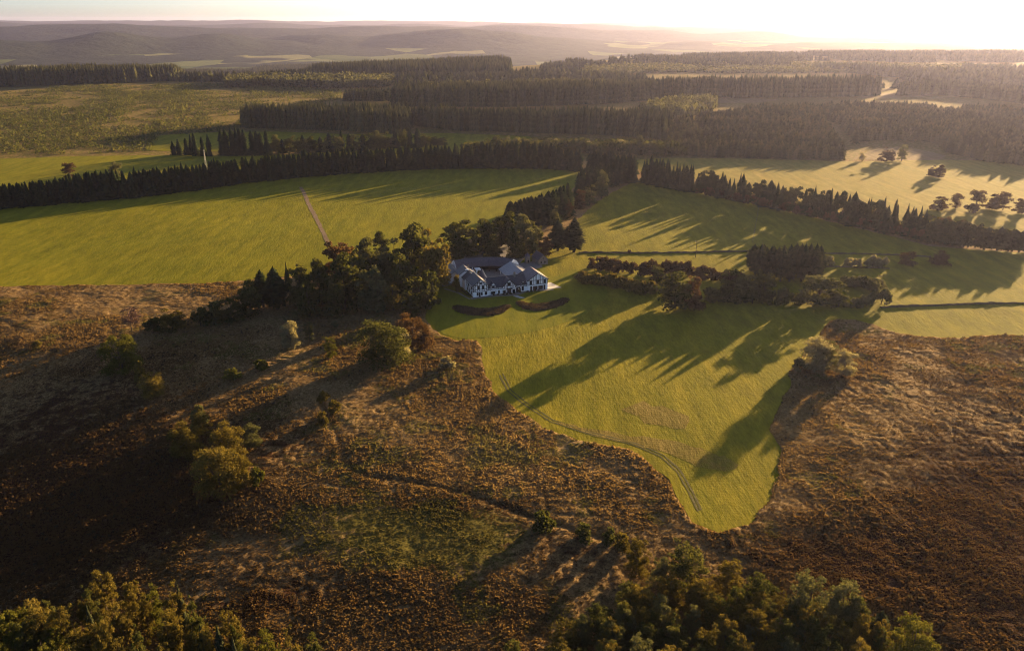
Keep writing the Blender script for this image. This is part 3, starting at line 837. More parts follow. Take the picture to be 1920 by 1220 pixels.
# the two woods along the lower edge of the picture
LEFT_WOOD = [(205, 1165, 1064, 62), (258, 1172, 1084, 48), (298, 1190, 1094, 50), (338, 1200, 1094, 54), (376, 1235, 1124, 48), (442, 1245, 1130, 62), (480, 1290, 1188, 50),
 (512, 1275, 1177, 54), (556, 1290, 1180, 48), (600, 1292, 1184, 46), (92, 1245, 1121, 78), (134, 1248, 1130, 60), (32, 1256, 1124, 64), (6, 1268, 1140, 56), (62, 1275, 1166, 52),
 (164, 1272, 1160, 58), (217, 1282, 1160, 54), (104, 1302, 1190, 60), (150, 1312, 1202, 54), (282, 1312, 1180, 58), (243, 1300, 1196, 50), (325, 1312, 1203, 50), (20, 1320, 1200, 60), (330, 1258, 1150, 50)]
LW_SPR = [(350, 1190, 1090, 30), (392, 1268, 1166, 46), (424, 1275, 1168, 42), (158, 1325, 1206, 26), (455, 1310, 1190, 36), (188, 1240, 1128, 30)]
r2 = random.Random(5)
edge_l = [(-20, 1140), (60, 1110), (130, 1105), (205, 1078), (300, 1100), (380, 1130), (450, 1140), (520, 1185), (600, 1195), (640, 1225)]
for k in range(46):
    u = r2.uniform(-15, 625); vt = np.interp(u, [a for a, b in edge_l], [b for a, b in edge_l]) + 14 + abs(r2.gauss(0, 45))
    if vt < 1215: LEFT_WOOD.append((u, vt + r2.uniform(80, 105), vt, r2.uniform(34, 56)))
for i, (u, vb, vt, w) in enumerate(LEFT_WOOD):
    k = ('near_loose', 'near_broad')[i % 3 == 1]; mt = ('gold', 'gold', 'lime', 'gold', 'green')[i % 5]
    lab = {0: 'tallest yellow green tree at the upper point of the lower left wood', 1: 'tree right below the upper point of the lower left wood', 3: 'bright tree at the heath edge of the lower left wood',
           9: 'last yellow green tree at the right tip of the lower left wood', 5: 'broad tree between the spruces and the heath in the lower left wood', 10: 'bushiest tree in the left part of the lower left wood',
           13: 'tree cut by the left edge in the lower left wood'}.get(i, 'yellow green birch in the dense lower left wood')
    tree_px(k, u, vb, vt, w * .86, mt, lab, group='trees of the lower left wood')
for i, (u, vb, vt, w) in enumerate(LW_SPR):
    tree_px('cone_spruce', u, vb, vt, w * 1.2, 'pine', 'dark pointed spruce among the birches of the lower left wood', group='spruces in the lower left wood')
RIGHT_WOOD = [(1192, 1078, 1004, 50), (1240, 1102, 1040, 50), (1285, 1112, 1017, 80), (1360, 1122, 1045, 62), (1420, 1152, 1075, 70), (1452, 1172, 1110, 68), (1510, 1182, 1063, 94), (1570, 1192, 1085, 82),
 (1602, 1205, 1120, 60), (1700, 1258, 1152, 92), (1180, 1155, 1090, 60), (1216, 1175, 1115, 78), (1170, 1205, 1130, 70), (1242, 1205, 1130, 70), (1122, 1195, 1130, 68), (1060, 1228, 1160, 62),
 (962, 1272, 1200, 52), (1048, 1268, 1200, 60), (1138, 1280, 1194, 64), (1200, 1290, 1180, 66), (1265, 1248, 1170, 58), (1402, 1205, 1130, 88), (1340, 1186, 1110, 62), (1320, 1258, 1170, 66),
 (1382, 1275, 1190, 60), (1472, 1275, 1190, 44), (1540, 1275, 1180, 60), (1602, 1292, 1196, 62), (1662, 1285, 1205, 50), (1302, 1146, 1078, 56), (1250, 1290, 1200, 60), (1090, 1215, 1148, 52), (1100, 1290, 1215, 50),
 (1440, 1240, 1160, 60), (1510, 1235, 1150, 66), (1570, 1245, 1165, 60), (1640, 1240, 1160, 44), (1150, 1240, 1165, 56), (1215, 1235, 1160, 54), (1355, 1225, 1150, 60), (1480, 1200, 1130, 56)]
edge_r = [(940, 1215), (1040, 1190), (1110, 1140), (1180, 1050), (1250, 1050), (1330, 1050), (1440, 1090), (1520, 1090), (1600, 1110), (1660, 1160), (1740, 1190)]
for k in range(44):
    u = r2.uniform(950, 1690); vt = np.interp(u, [a for a, b in edge_r], [b for a, b in edge_r]) + 22 + abs(r2.gauss(0, 55))
    if vt < 1212: RIGHT_WOOD.append((u, vt + r2.uniform(62, 88), vt, r2.uniform(34, 56)))
for i, (u, vb, vt, w) in enumerate(RIGHT_WOOD):
    k = ('near_broad', 'near_loose')[i % 3 == 2]; mt = ('gold', 'olive', 'green', 'gold', 'green', 'gold')[i % 6]
    lab = {0: 'tree at the uppermost tip of the lower right wood', 2: 'broad round tree near the upper tip of the lower right wood', 6: 'pale olive tree rising highest on the heath edge of the lower right wood',
           7: 'pale tree right of the highest one on the heath edge of the lower right wood', 9: 'bright yellow green tree at the right end of the lower right wood', 16: 'leftmost tree of the lower right wood, cut by the bottom edge',
           14: 'bushy tree at the left flank of the lower right wood'}.get(i, 'autumn green broadleaf tree inside the lower right wood')
    if i in (6, 7): mt = 'olive'
    if i == 9: mt, k = 'lime', 'near_broad'
    tree_px(k, u, vb, vt, w * .98, mt, lab, group='trees of the lower right wood')
tree_px('column', 1640, 1218, 1143, 50, 'pine', 'dark pine beside the bright yellow green tree of the lower right wood', group='trees of the lower right wood')
tree_px('bare', 1462, 1216, 1160, 40, 'twig', 'leafless reddish tree inside the lower right wood', group='trees of the lower right wood')

# tall pines in the meadow clump
for i in range(20):
    u = 1408 + i * 6.6 + random.uniform(-3, 3); vb = 506 + (i % 3) * 9 + (4 if i > 5 else -2)
    tree_px('column', u, vb, 457 + random.uniform(-3, 6) + (3 if i in (6, 7) else 0), 33, 'pine', 'tall dark pine of the square clump in the right meadow', group='pines of the meadow clump')

# hedgerows: separate bushes in rows
def row(pts, n, jit=3.0):
    P = np.array(pts, float); d = np.concatenate([[0], np.cumsum(np.hypot(*np.diff(P[:, :2], axis=0).T))])
    for k in range(n):
        s = d[-1] * (k + .5) / n
        yield [np.interp(s, d, P[:, j]) + (random.uniform(-jit, jit) if j == 0 else random.uniform(-1.2, 1.2)) for j in range(P.shape[1])]
HEDGES = [
 ([(1105, 502, 480), (1145, 510, 484), (1200, 514, 490), (1250, 519, 490), (1300, 521, 492), (1350, 526, 506), (1388, 530, 510)], 22, 28, 'reddark', 'shrub of the upper hedge between lawn and pine clump', 'shrubs of the upper meadow hedge'),
 ([(1086, 528, 510), (1130, 535, 511), (1180, 545, 520), (1222, 553, 524)], 14, 30, 'gold', 'shrub of the lower hedge ending at the big dark tree', 'shrubs of the lower meadow hedge'),
 ([(1322, 566, 534), (1345, 566, 538), (1460, 570, 540), (1500, 570, 544)], 11, 30, 'green', 'dark shrub in the hedge foot below the grey green trees', 'shrubs of the dark hedge foot'),
 ([(1575, 536, 516), (1610, 538, 518), (1632, 540, 516), (1642, 560, 532), (1630, 574, 552), (1598, 577, 556)], 11, 26, 'olive', 'olive shrub of the hook shaped hedge right of the pale tree', 'shrubs of the hook shaped hedge'),
 ([(1584, 500, 484), (1612, 502, 482), (1640, 502, 480), (1662, 502, 482)], 7, 18, 'pale', 'pale shrub on the boundary bank behind the hook shaped hedge', 'shrubs on the boundary bank'),
]
for pts, n, w, mt, lab, grp in HEDGES:
    for (u, vb, vt) in row(pts, n):
        tree_px('shrub', u, vb, vt - random.uniform(-2, 4), w * random.uniform(.8, 1.2), mt, lab, group=grp, name='hedge_shrub')

# spruce belts
BELTS = [
 ([(-40, 396, 350), (0, 390, 346), (110, 381, 334), (210, 372, 318), (238, 371, 319)], 44, 27, 'spruce', 'dark spruce in the left end of the belt behind the left meadow', 'spruces at the left end of the long belt'),
 ([(246, 370, 322), (330, 360, 312), (390, 353, 304)], 22, 26, 'spruce', 'dark spruce in the short block of the belt behind the metal mast', 'spruces in the short block of the long belt'),
 ([(393, 351, 302), (432, 346, 298), (450, 344, 299)], 9, 25, 'spruce', 'dark spruce in the narrow block between two gaps of the belt', 'spruces between the gaps of the long belt'),
 ([(456, 342, 295), (600, 328, 284), (700, 321, 277), (800, 316, 271), (960, 314, 266), (1040, 316, 272), (1090, 322, 282)], 92, 24, 'spruce', 'dark spruce in the long straight belt behind the left meadow', 'spruces of the long straight belt'),
 ([(950, 432, 384), (975, 424, 372), (995, 422, 368), (1012, 420, 364), (1035, 414, 356), (1058, 406, 346), (1070, 402, 342)], 19, 36, 'spruce', 'tall spruce in the row climbing behind the house', 'spruces of the row behind the house'),
 ([(1078, 370, 318), (1105, 362, 312), (1130, 352, 304), (1160, 344, 294), (1190, 340, 292)], 16, 26, 'spruce', 'spruce where the row behind the house meets the belts', 'spruces at the meeting of the belts'),
 ([(1100, 325, 284), (1140, 320, 284), (1190, 326, 290)], 12, 24, 'spruce', 'spruce at the back of the belt crossing', 'spruces at the back of the belt crossing'),
 ([(1202, 340, 294), (1225, 346, 296), (1250, 351, 302), (1275, 355, 306), (1300, 359, 314)], 16, 24, 'spruce', 'spruce in the thick upper end of the diagonal belt', 'spruces in the upper end of the diagonal belt'),
 ([(1305, 360, 318), (1350, 369, 324), (1410, 381, 334), (1450, 390, 342), (1520, 404, 352), (1600, 422, 364), (1680, 438, 380), (1730, 448, 392)], 52, 25, 'spruce', 'reddish lit spruce along the diagonal belt between the right meadows', 'spruces along the diagonal belt'),
 ([(1738, 454, 404), (1800, 462, 414), (1860, 468, 424), (1925, 473, 430)], 18, 30, 'pine', 'bushy tree at the right end of the diagonal belt', 'bushy end of the diagonal belt'),
]
for pts, n, w, mt, lab, grp in BELTS:
    for (u, vb, vt) in row(pts, n, 2.5):
        if 1310 < u < 1730:
            if random.random() < .06: continue
            vt += random.uniform(-6, 8); w = 29
        k = 'spruce'
        if 'diagonal belt' in lab or 'row behind' in lab or 'meets' in lab: k = random.choice(['cone_spruce', 'cone_spruce', 'cone_spruce', 'spruce'])
        if 1310 < u < 1730 and random.random() < .3: k = 'broad'
        if 'bushy' in lab: k = random.choice(['broad', 'column', 'broad'])
        tree_px(k, u, vb, vt + random.gauss(0, 2.6), w * random.uniform(.95, 1.5), mt, lab, group=grp)
for (u, vb, vt) in row([(1310, 362, 346), (1450, 391, 372), (1600, 423, 402), (1730, 450, 428)], 44, 3):
    tree_px('shrub', u, vb, vt + random.uniform(-4, 4), 17, 'reddark', 'reddish bush in the undergrowth of the diagonal belt', group='undergrowth of the diagonal belt', name='hedge_shrub')
# the second tree row beyond the strip meadow
for (u, vb, vt) in row([(318, 290, 262), (352, 291, 256), (372, 291, 252), (400, 292, 256)], 7, 4):
    tree_px('spruce', u, vb, vt + random.uniform(-6, 6), 20, 'spruce', 'spruce at the left start of the second tree row', group='spruces at the start of the second row')
for (u, vb, vt) in row([(412, 291, 242), (438, 291, 236), (470, 291, 240), (505, 290, 246)], 10, 3):
    tree_px('spruce', u, vb, vt + random.uniform(-4, 5), 25, 'spruce', 'tall spruce in the high group of the second tree row', group='tall spruces of the second row')
for (u, vb, vt) in row([(515, 288, 254), (600, 286, 250), (700, 281, 248), (790, 275, 244), (830, 272, 256)], 28, 4):
    kk = random.choice(['spruce', 'broad', 'broad'])
    mt = 'spruce' if kk == 'spruce' else random.choice(['green', 'olive', 'green'])
    tree_px(kk, u, vb, vt + random.uniform(-7, 8), 26, mt, 'mixed tree in the long part of the second tree row', group='mixed trees of the second row')
for (u, vb, vt) in row([(925, 282, 256), (1010, 284, 262), (1070, 286, 262), (1140, 288, 262), (1190, 289, 258), (1240, 292, 266)], 20, 5):
    tree_px('broad', u, vb, vt + random.uniform(-6, 6), 27, random.choice(['olive', 'pale', 'green', 'olive']), 'pale round tree in the leafy row behind the belt crossing', group='leafy row behind the belt crossing')

# ------------------------------------------------------------------ far woods: each wood one mass
def lowpoly_spruce(seed, tiers=4, sides=6):
    rng = np.random.default_rng(seed); V = []; F = []; T = []
    for i in range(tiers):
        z0 = .04 + .88 * i / tiers; z1 = min(.97, z0 + 1.5 / tiers); r = .5 * (1 - i / tiers) ** .5 + .04
        b = len(V); V.append((rng.normal() * .02, rng.normal() * .02, z1 if i < tiers - 1 else 1.0)); T.append(.75)
        m = sides * 2
        for k in range(m):
            q = r * (rng.uniform(.85, 1.2) if k % 2 else rng.uniform(.45, .65)); a = 6.2832 * k / m + i
            V.append((q * math.cos(a), q * math.sin(a), z0 - (.035 if k % 2 else -.02))); T.append(.5 if k % 2 else .15)
        for k in range(m): F.append((b, b + 1 + k, b + 1 + (k + 1) % m))
    return np.array(V), np.array(F), np.array(T)

def lowpoly_leafy(seed, n=26):
    rng = np.random.default_rng(seed); d = rand_dirs(rng, n); P = d * (.32 + .14 * rng.random(n))[:, None] + np.array([0, 0, .52])
    P[:, 2] = np.maximum(P[:, 2], .1)
    V, F = cards(P, .30, rng, d, 1.3)
    Ft = np.vstack([F[:, [0, 1, 2]], F[:, [0, 2, 3]]])
    return V, Ft, np.repeat(rng.random(n) * .8 + .1, 4)

LP = {'spruce': [lowpoly_spruce(i) for i in range(4)], 'far': [lowpoly_spruce(10 + i, 2, 4) for i in range(3)], 'leafy': [lowpoly_leafy(20 + i) for i in range(4)],
      'scrub': [lowpoly_leafy(30 + i, 11) for i in range(4)]}

def mass(name, pts, hs, ws, model, mat, label, cat, tint_amp=.5, seed=1, clump=30.0):
    rng = np.random.default_rng(seed); n = len(pts); Vs = []; Fs = []; Ts = []; off = 0
    z = H(pts[:, 0], pts[:, 1]) - .2; var = rng.integers(0, len(LP[model]), n); ang = rng.random(n) * 6.2832
    tn = (rng.random(n) - .5) * tint_amp + (vn(pts[:, 0], pts[:, 1], clump, seed) - .5) * tint_amp
    for k, (V, F, T) in enumerate(LP[model]):
        s = np.where(var == k)[0]
        if not len(s): continue
        c, sn = np.cos(ang[s])[:, None], np.sin(ang[s])[:, None]; w = ws[s][:, None]
        x = (V[None, :, 0] * c - V[None, :, 1] * sn) * w + pts[s, 0][:, None]; y = (V[None, :, 0] * sn + V[None, :, 1] * c) * w + pts[s, 1][:, None]
        zz = V[None, :, 2] * hs[s][:, None] + z[s][:, None]
        Vs.append(np.stack([x, y, zz], -1).reshape(-1, 3)); m = len(V)
        Fs.append((F[None] + (np.arange(len(s)) * m)[:, None, None]).reshape(-1, 3) + off); off += m * len(s)
        Ts.append(np.clip(T[None] + tn[s][:, None], .02, .98).ravel())
    o = link(name, np_mesh(name, np.vstack(Vs), np.vstack(Fs), [M[mat]], tint=np.concatenate(Ts)))
    return tag(o, label, cat, kind='stuff')

def fill(P, step, seed, keep=None):
    rng = np.random.default_rng(seed); x0, y0 = P.min(0); x1, y1 = P.max(0)
    a, b = np.meshgrid(np.arange(x0, x1, step), np.arange(y0, y1, step)); a = a.ravel() + (rng.random(a.size) - .5) * step * .9; b = b.ravel() + (rng.random(b.size) - .5) * step * .9
    k = inside(a, b, P)
    if keep is not None: k &= keep(a, b)
    return np.column_stack([a[k], b[k]])

WOODS = [
 # outline on the ground, spacing, height, width, model, leaf, label
 ('spruce_forest', [(450, 240), (560, 243), (650, 246), (740, 252), (765, 250), (770, 236), (860, 246), (1000, 250), (1130, 254), (1240, 262), (1262, 252), (1240, 244), (1100, 240), (900, 239), (780, 234), (700, 232), (520, 230), (460, 232)], 3.9, (21, 27), 6, 'spruce', 'farwood', 'dark dense spruce forest with an even top, behind the second tree row'),
 ('spruce_forest', [(735, 201), (850, 201), (940, 202), (1040, 199), (1140, 195), (1235, 187), (1245, 181), (1140, 184), (960, 187), (800, 188), (740, 190)], 4.8, (25, 32), 6.5, 'spruce', 'farwood', 'tall spruce forest with a ragged front in the middle distance'),
 ('spruce_forest', [(640, 190), (735, 190), (735, 182), (660, 182)], 5.2, (12, 20), 5, 'spruce', 'farwood', 'low young spruces left of the ragged forest front'),
 ('spruce_forest', [(1238, 184), (1330, 184), (1450, 184), (1560, 183), (1646, 181), (1650, 176), (1500, 177), (1330, 178), (1245, 179)], 5, (27, 33), 6.5, 'spruce', 'farwood', 'tall straight edged spruce stand across the pale clearing'),
 ('young_plantation', [(1250, 288), (1300, 294), (1400, 297), (1500, 299), (1590, 300), (1606, 268), (1660, 262), (1760, 270), (1780, 290), (1850, 304), (1990, 318), (1990, 226), (1880, 212), (1700, 206), (1560, 205), (1440, 210), (1330, 222), (1262, 240), (1245, 262)], 5.2, (8, 15), 6, 'spruce', 'youngwood', 'wide sunlit young conifer plantation filling the right middle distance'),
 ('spruce_forest', [(1680, 180), (1750, 178), (1840, 186), (1990, 204), (1990, 186), (1850, 174), (1740, 169), (1690, 172)], 6, (16, 22), 7, 'spruce', 'farwood', 'orange lit spruce wood at the right edge'),
 ('spruce_forest', [(-60, 166), (0, 164), (120, 160), (240, 156), (330, 152), (400, 148), (470, 146), (470, 142), (300, 147), (100, 154), (-60, 158)], 5.5, (28, 36), 7, 'spruce', 'farwood', 'dark spruce belt along the plateau edge at the far left'),
 ('spruce_forest', [(470, 140), (600, 146), (760, 148), (900, 150), (960, 146), (960, 130), (800, 126), (620, 130), (500, 135)], 7.5, (26, 36), 8, 'far', 'farwood', 'spruce forest on the plateau edge left of centre'),
 ('birch_wood', [(420, 166), (480, 162), (560, 165), (640, 167), (730, 164), (740, 152), (640, 153), (520, 152), (430, 155)], 6.5, (12, 20), 8, 'leafy', 'olive', 'loose pale birch wood before the plateau spruces'),
 ('birch_wood', [(740, 186), (800, 166), (960, 160), (1080, 150), (1180, 160), (1080, 168), (900, 168)], 9, (8, 15), 8, 'leafy', 'olive', 'pale scattered birches on the clearing behind the ragged forest'),
 ('birch_wood', [(1195, 214), (1260, 196), (1330, 192), (1345, 206), (1290, 222), (1255, 228)], 6, (8, 18), 7, 'leafy', 'olive', 'light green leafy trees at the corner of the young plantation'),
 ('young_wood', [(1085, 141), (1250, 137), (1450, 139), (1640, 138), (1850, 140), (1900, 128), (1450, 121), (1100, 126)], 15, (8, 15), 11, 'leafy', 'olive', 'pale young leafy wood between the plateau forests'),
 ('leafy_wood', [(850, 287), (930, 282), (1000, 276), (1100, 278), (1250, 284), (1290, 296), (1250, 294), (1080, 289), (960, 291)], 7, (8, 14), 8, 'leafy', 'green', 'dark leafy underwood along the back of the leafy row'),
]
for i, (nm, px, sp, (h0, h1), w, model, mt, lab) in enumerate(WOODS):
    P = poly_w(px); r = np.random.default_rng(300 + i)
    keep = None
    if mt == 'youngwood': keep = lambda a, b: (vn(a, b, 16, 77) > .2) & (seg_dist(a, b, [G(1560, 232), G(1606, 300)]) > 9) & (vn(a, b, 60, 78) > .14)
    if 'scattered' in lab: keep = lambda a, b: vn(a, b, 50, 79) > .5
    pts = fill(P, sp, 50 + i, keep); n = len(pts)
    hs = (h0 + (h1 - h0) * (.5 * r.random(n) + .5 * vn(pts[:, 0], pts[:, 1], 40, i))) * (1 + .09 * r.normal(size=n).clip(-2, 1.6)) ; ws = w * (.9 + .6 * r.random(n))
    mass(nm, pts, hs, ws, model, mt, lab, 'forest', .55, 400 + i)

# woods of the plateau far behind, broken by clearings
r = np.random.default_rng(9)
th = np.radians(r.uniform(-40, 42, 90000)); rr = np.sqrt(r.uniform(1300 ** 2, 3900 ** 2, 90000))
pts = np.column_stack([rr * np.sin(th), rr * np.cos(th)]); deg = np.degrees(th)
edge = np.interp(deg, [-40, -33, -18, -6, 2, 9, 20, 45], [1560, 1580, 1640, 1950, 2250, 2650, 2900, 3000])
cover = vn(pts[:, 0], pts[:, 1] * .6, 170, 81) * .7 + vn(pts[:, 0], pts[:, 1], 60, 82) * .3
need = np.where((deg > 2) & (pts[:, 1] < edge - 330), .64, np.where(deg > 2, .40, .55))
keep = (cover > need) & (pts[:, 1] < edge + 130) & (pts[:, 1] > np.where(deg < -8, 1640, 1480))
for P in [poly_w([(740, 186), (800, 164), (960, 156), (1080, 150), (1180, 160), (1080, 170), (900, 170)])]: keep &= ~inside(pts[:, 0], pts[:, 1], P)
pts = pts[keep][:26000]; n = len(pts)
mass('plateau_woods', pts, 11 + 12 * r.random(n), 9 + 6 * r.random(n), 'far', 'farwood', 'hazy spruce woods covering the far plateau', 'forest', .5, 90, 120)

# scrub scattered over the far left moor
P = poly_w([(-140, 296), (0, 292), (150, 289), (280, 284), (300, 254), (450, 246), (452, 222), (640, 186), (640, 170), (420, 158), (200, 160), (0, 168), (-140, 172)])
pts = fill(P, 4.2, 95, lambda a, b: (vn(a, b * .5, 45, 83) * .55 + vn(a, b, 13, 84) * .45 + (.1) * (b < 1000) > .42)); n = len(pts); r = np.random.default_rng(96)
mass('moor_scrub', pts, 1.2 + 4.2 * r.random(n) ** 3, 2.2 + 3.5 * r.random(n), 'scrub', 'scrub', 'low green scrub scattered over the far left moor', 'scrub', .6, 97, 20)
P = poly_w([(640, 190), (740, 188), (720, 212), (460, 218), (560, 196)])
# tussocks of the near heath
def zone_at(name, x, y):
    """same plant and painted shade zones as the ground, looked up on its grid"""
    i = np.clip(np.searchsorted(gx, x), 0, len(gx) - 1); j = np.clip(np.searchsorted(gy, y), 0, len(gy) - 1)
    return zone[name][j, i]
ROUGH = [[(1034, 790), (1120, 805), (1240, 822), (1340, 850), (1390, 868), (1330, 880), (1240, 850), (1110, 815)], [(1160, 765), (1200, 755), (1260, 768), (1300, 788), (1240, 796)]]
def tussocks(name, n, seed, mat, moss, label, big=1.0):
    r = np.random.default_rng(seed)
    y = 102 + (350 - 102) * r.random(n) ** 1.15; x = (r.random(n) * 2 - 1) * (y * .70 + 60)
    k = np.ones(n, bool)
    for P in MW.values(): k &= ~inside(x, y, P)
    for p in ROUGH: k |= inside(x, y, poly_w(p)) & (r.random(n) < .0)
    k &= vn(x, y, 7, 61) * .5 + vn(x, y, 2.2, 62) * .5 > .16
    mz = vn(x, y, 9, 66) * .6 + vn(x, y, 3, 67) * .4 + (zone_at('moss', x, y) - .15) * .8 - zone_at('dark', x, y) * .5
    k &= (mz > .58) if moss else (mz < .64)
    x, y = x[k], y[k]; n = len(x)
    pt = sstep(.3, .7, vn(x, y, 21, 68) * .6 + vn(x, y, 8, 69) * .4)
    h = (.12 + .30 * r.random(n) ** 2.5) * (.5 + 1.0 * pt); w = (.2 + .36 * r.random(n)) * (.75 + .5 * pt)
    z = Z[np.clip(np.searchsorted(gy, y), 0, len(gy) - 1), np.clip(np.searchsorted(gx, x), 0, len(gx) - 1)] - .02
    h = h * big; w = w * big
    a = r.random(n) * 3.1416
    V = []
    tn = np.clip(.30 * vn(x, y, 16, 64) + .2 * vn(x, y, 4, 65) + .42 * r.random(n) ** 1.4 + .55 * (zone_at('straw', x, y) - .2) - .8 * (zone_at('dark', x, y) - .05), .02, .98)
    for q in (0, 1.57):
        c, s = np.cos(a + q), np.sin(a + q); lx, ly = r.normal(size=n) * .18, r.normal(size=n) * .18
        V += [np.stack([x - c * w * .4, y - s * w * .4, z - .3], -1), np.stack([x + c * w * .4, y + s * w * .4, z - .3], -1),
              np.stack([x + c * w * .5 + lx, y + s * w * .5 + ly, z + h * .7], -1), np.stack([x - c * w * .25 + lx, y - s * w * .25 + ly, z + h], -1)]
    V = np.stack(V, 1).reshape(-1, 3); F = np.arange(len(V)).reshape(-1, 4)
    o = link(name, np_mesh(name, V, F, [M[mat]], tint=np.repeat(tn, 8))); tag(o, label, 'grass', kind='stuff')
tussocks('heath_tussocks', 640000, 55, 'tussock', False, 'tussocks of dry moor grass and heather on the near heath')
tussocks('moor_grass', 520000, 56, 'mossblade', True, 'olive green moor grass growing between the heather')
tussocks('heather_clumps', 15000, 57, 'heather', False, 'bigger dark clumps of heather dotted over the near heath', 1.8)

# ------------------------------------------------------------------ the farmstead (local frame: a along the front, b towards the back)
HX, HY = G(887.6, 558.1)
HROT = math.atan2(.333, .943)
def at_house(a, b): return HX + a * math.cos(HROT) - b * math.sin(HROT), HY + a * math.sin(HROT) + b * math.cos(HROT)
def house_root(name, label, cat='building', a=0, b=0, rz=0.0, group=None):
    x, y = at_house(a, b)
    return tag(empty(name, (x, y, float(H(x, y)) + .02), HROT + rz), label, cat, group)

def gable_walls(root, a0, a1, b0, b1, he, hr, mat='render', axis='b', name='wall'):
    mb = MB()
    if axis == 'b':
        am = (a0 + a1) / 2
        pr = [(a0, 0), (a1, 0), (a1, he), (am, hr), (a0, he)]
        mb.poly([(p, b0, z) for p, z in pr] + [(p, b1, z) for p, z in pr], [(0, 1, 2, 3, 4), (9, 8, 7, 6, 5), (0, 5, 6, 1), (1, 6, 7, 2), (2, 7, 8, 3), (3, 8, 9, 4), (4, 9, 5, 0)])
    else:
        bm = (b0 + b1) / 2
        pr = [(b0, 0), (b1, 0), (b1, he), (bm, hr), (b0, he)]
        mb.poly([(a0, p, z) for p, z in pr] + [(a1, p, z) for p, z in pr], [(4, 3, 2, 1, 0), (5, 6, 7, 8, 9), (1, 6, 5, 0), (2, 7, 6, 1), (3, 8, 7, 2), (4, 9, 8, 3), (0, 5, 9, 4)])
    return mb.build(name, M[mat], root)

def gable_roof(root, a0, a1, b0, b1, he, hr, mat='slate', axis='b', over=.45, end=.4, t=.22, lift=.16):
    mb = MB()
    if axis == 'b':
        am = (a0 + a1) / 2; sl = (hr - he) / (am - a0); ze = he - over * sl + lift; zr = hr + lift
        mb.slab([(a0 - over, b0 - end, ze), (am, b0 - end, zr), (am, b1 + end, zr), (a0 - over, b1 + end, ze)], t)
        mb.slab([(am + .002, b0 - end, zr), (a1 + over, b0 - end, ze), (a1 + over, b1 + end, ze), (am + .002, b1 + end, zr)], t)
        mb.box(am - .12, am + .12, b0 - end - .01, b1 + end + .01, zr - .06, zr + .08)
    else:
        bm = (b0 + b1) / 2; sl = (hr - he) / (bm - b0); ze = he - over * sl + lift; zr = hr + lift
        mb.slab([(a0 - end, b0 - over, ze), (a1 + end, b0 - over, ze), (a1 + end, bm, zr), (a0 - end, bm, zr)], t)
        mb.slab([(a0 - end, bm + .002, zr), (a1 + end, bm + .002, zr), (a1 + end, b1 + over, ze), (a0 - end, b1 + over, ze)], t)
        mb.box(a0 - end - .01, a1 + end + .01, bm - .12, bm + .12, zr - .06, zr + .08)
    return mb.build('roof', M[mat], root)

def barge(roof, a0, a1, b, he, hr, over=.45, lift=.16):
    """pale verge boards along a front gable"""
    am = (a0 + a1) / 2; sl = (hr - he) / (am - a0); ze = he - over * sl + lift - .1; zr = hr + lift - .1
    mb = MB()
    mb.bar((a0 - over, b - .43, ze), (am, b - .43, zr), .26, .06, (0, -1, 0)); mb.bar((am, b - .43, zr), (a1 + over, b - .43, ze), .26, .06, (0, -1, 0))
    mb.build('verge_board', M['timber'], roof)

def window(root, a, b, z, w, h, side='front', bars=1, frame='timber', name='window'):
    mb = MB(); fw = .11; P = []
    def put(m, a0, a1, z0, z1, d0, d1):
        if side == 'front': m.box(a0, a1, b - d1, b - d0, z0, z1)
        else: m.box(a - d1, a - d0, b + (a0 - a), b + (a1 - a), z0, z1)
    put(mb, a - w / 2, a - w / 2 + fw, z, z + h, .0, .09); put(mb, a + w / 2 - fw, a + w / 2, z, z + h, .0, .09)
    put(mb, a - w / 2 + fw, a + w / 2 - fw, z, z + fw, .0, .09); put(mb, a - w / 2 + fw, a + w / 2 - fw, z + h - fw, z + h, .0, .09)
    for k in range(1, bars + 1):
        c = a - w / 2 + w * k / (bars + 1); put(mb, c - .04, c + .04, z + fw, z + h - fw, .0, .08)
    f = mb.build(name, M[frame], root)
    g = MB(); put(g, a - w / 2 + fw, a + w / 2 - fw, z + fw, z + h - fw, .005, .045)
    g.build('pane', M['glass'], f)
    return f

def front_bars(root, b, verts, hors, extra=(), w=.2):
    """black timbers standing proud of a front wall"""
    mb = MB(); d0, d1 = b - .062, b - .003
    for a, z0, z1 in verts: mb.box(a - w / 2, a + w / 2, d0, d1, z0, z1)
    for a0, a1, z in hors: mb.box(a0, a1, d0 - .012, d1, z - w / 2, z + w / 2)
    for (a0, z0, a1, z1) in extra: mb.bar((a0, b - .04, z0), (a1, b - .04, z1), w * .9, .05, (0, -1, 0))
    return mb.build('timber_frame', M['timber'], root)

def side_bars(root, a, ys, zs, b0, b1, z0, z1, w=.2):
    mb = MB()
    for y in ys: mb.box(a - .062, a - .003, y - w / 2, y + w / 2, z0, z1)
    for z in zs: mb.box(a - .074, a - .003, b0, b1, z - w / 2, z + w / 2)
    return mb.build('timber_frame', M['timber'], root)

manor = house_root('manor_house', 'white half timbered manor house with dark slate gables facing the lawn')
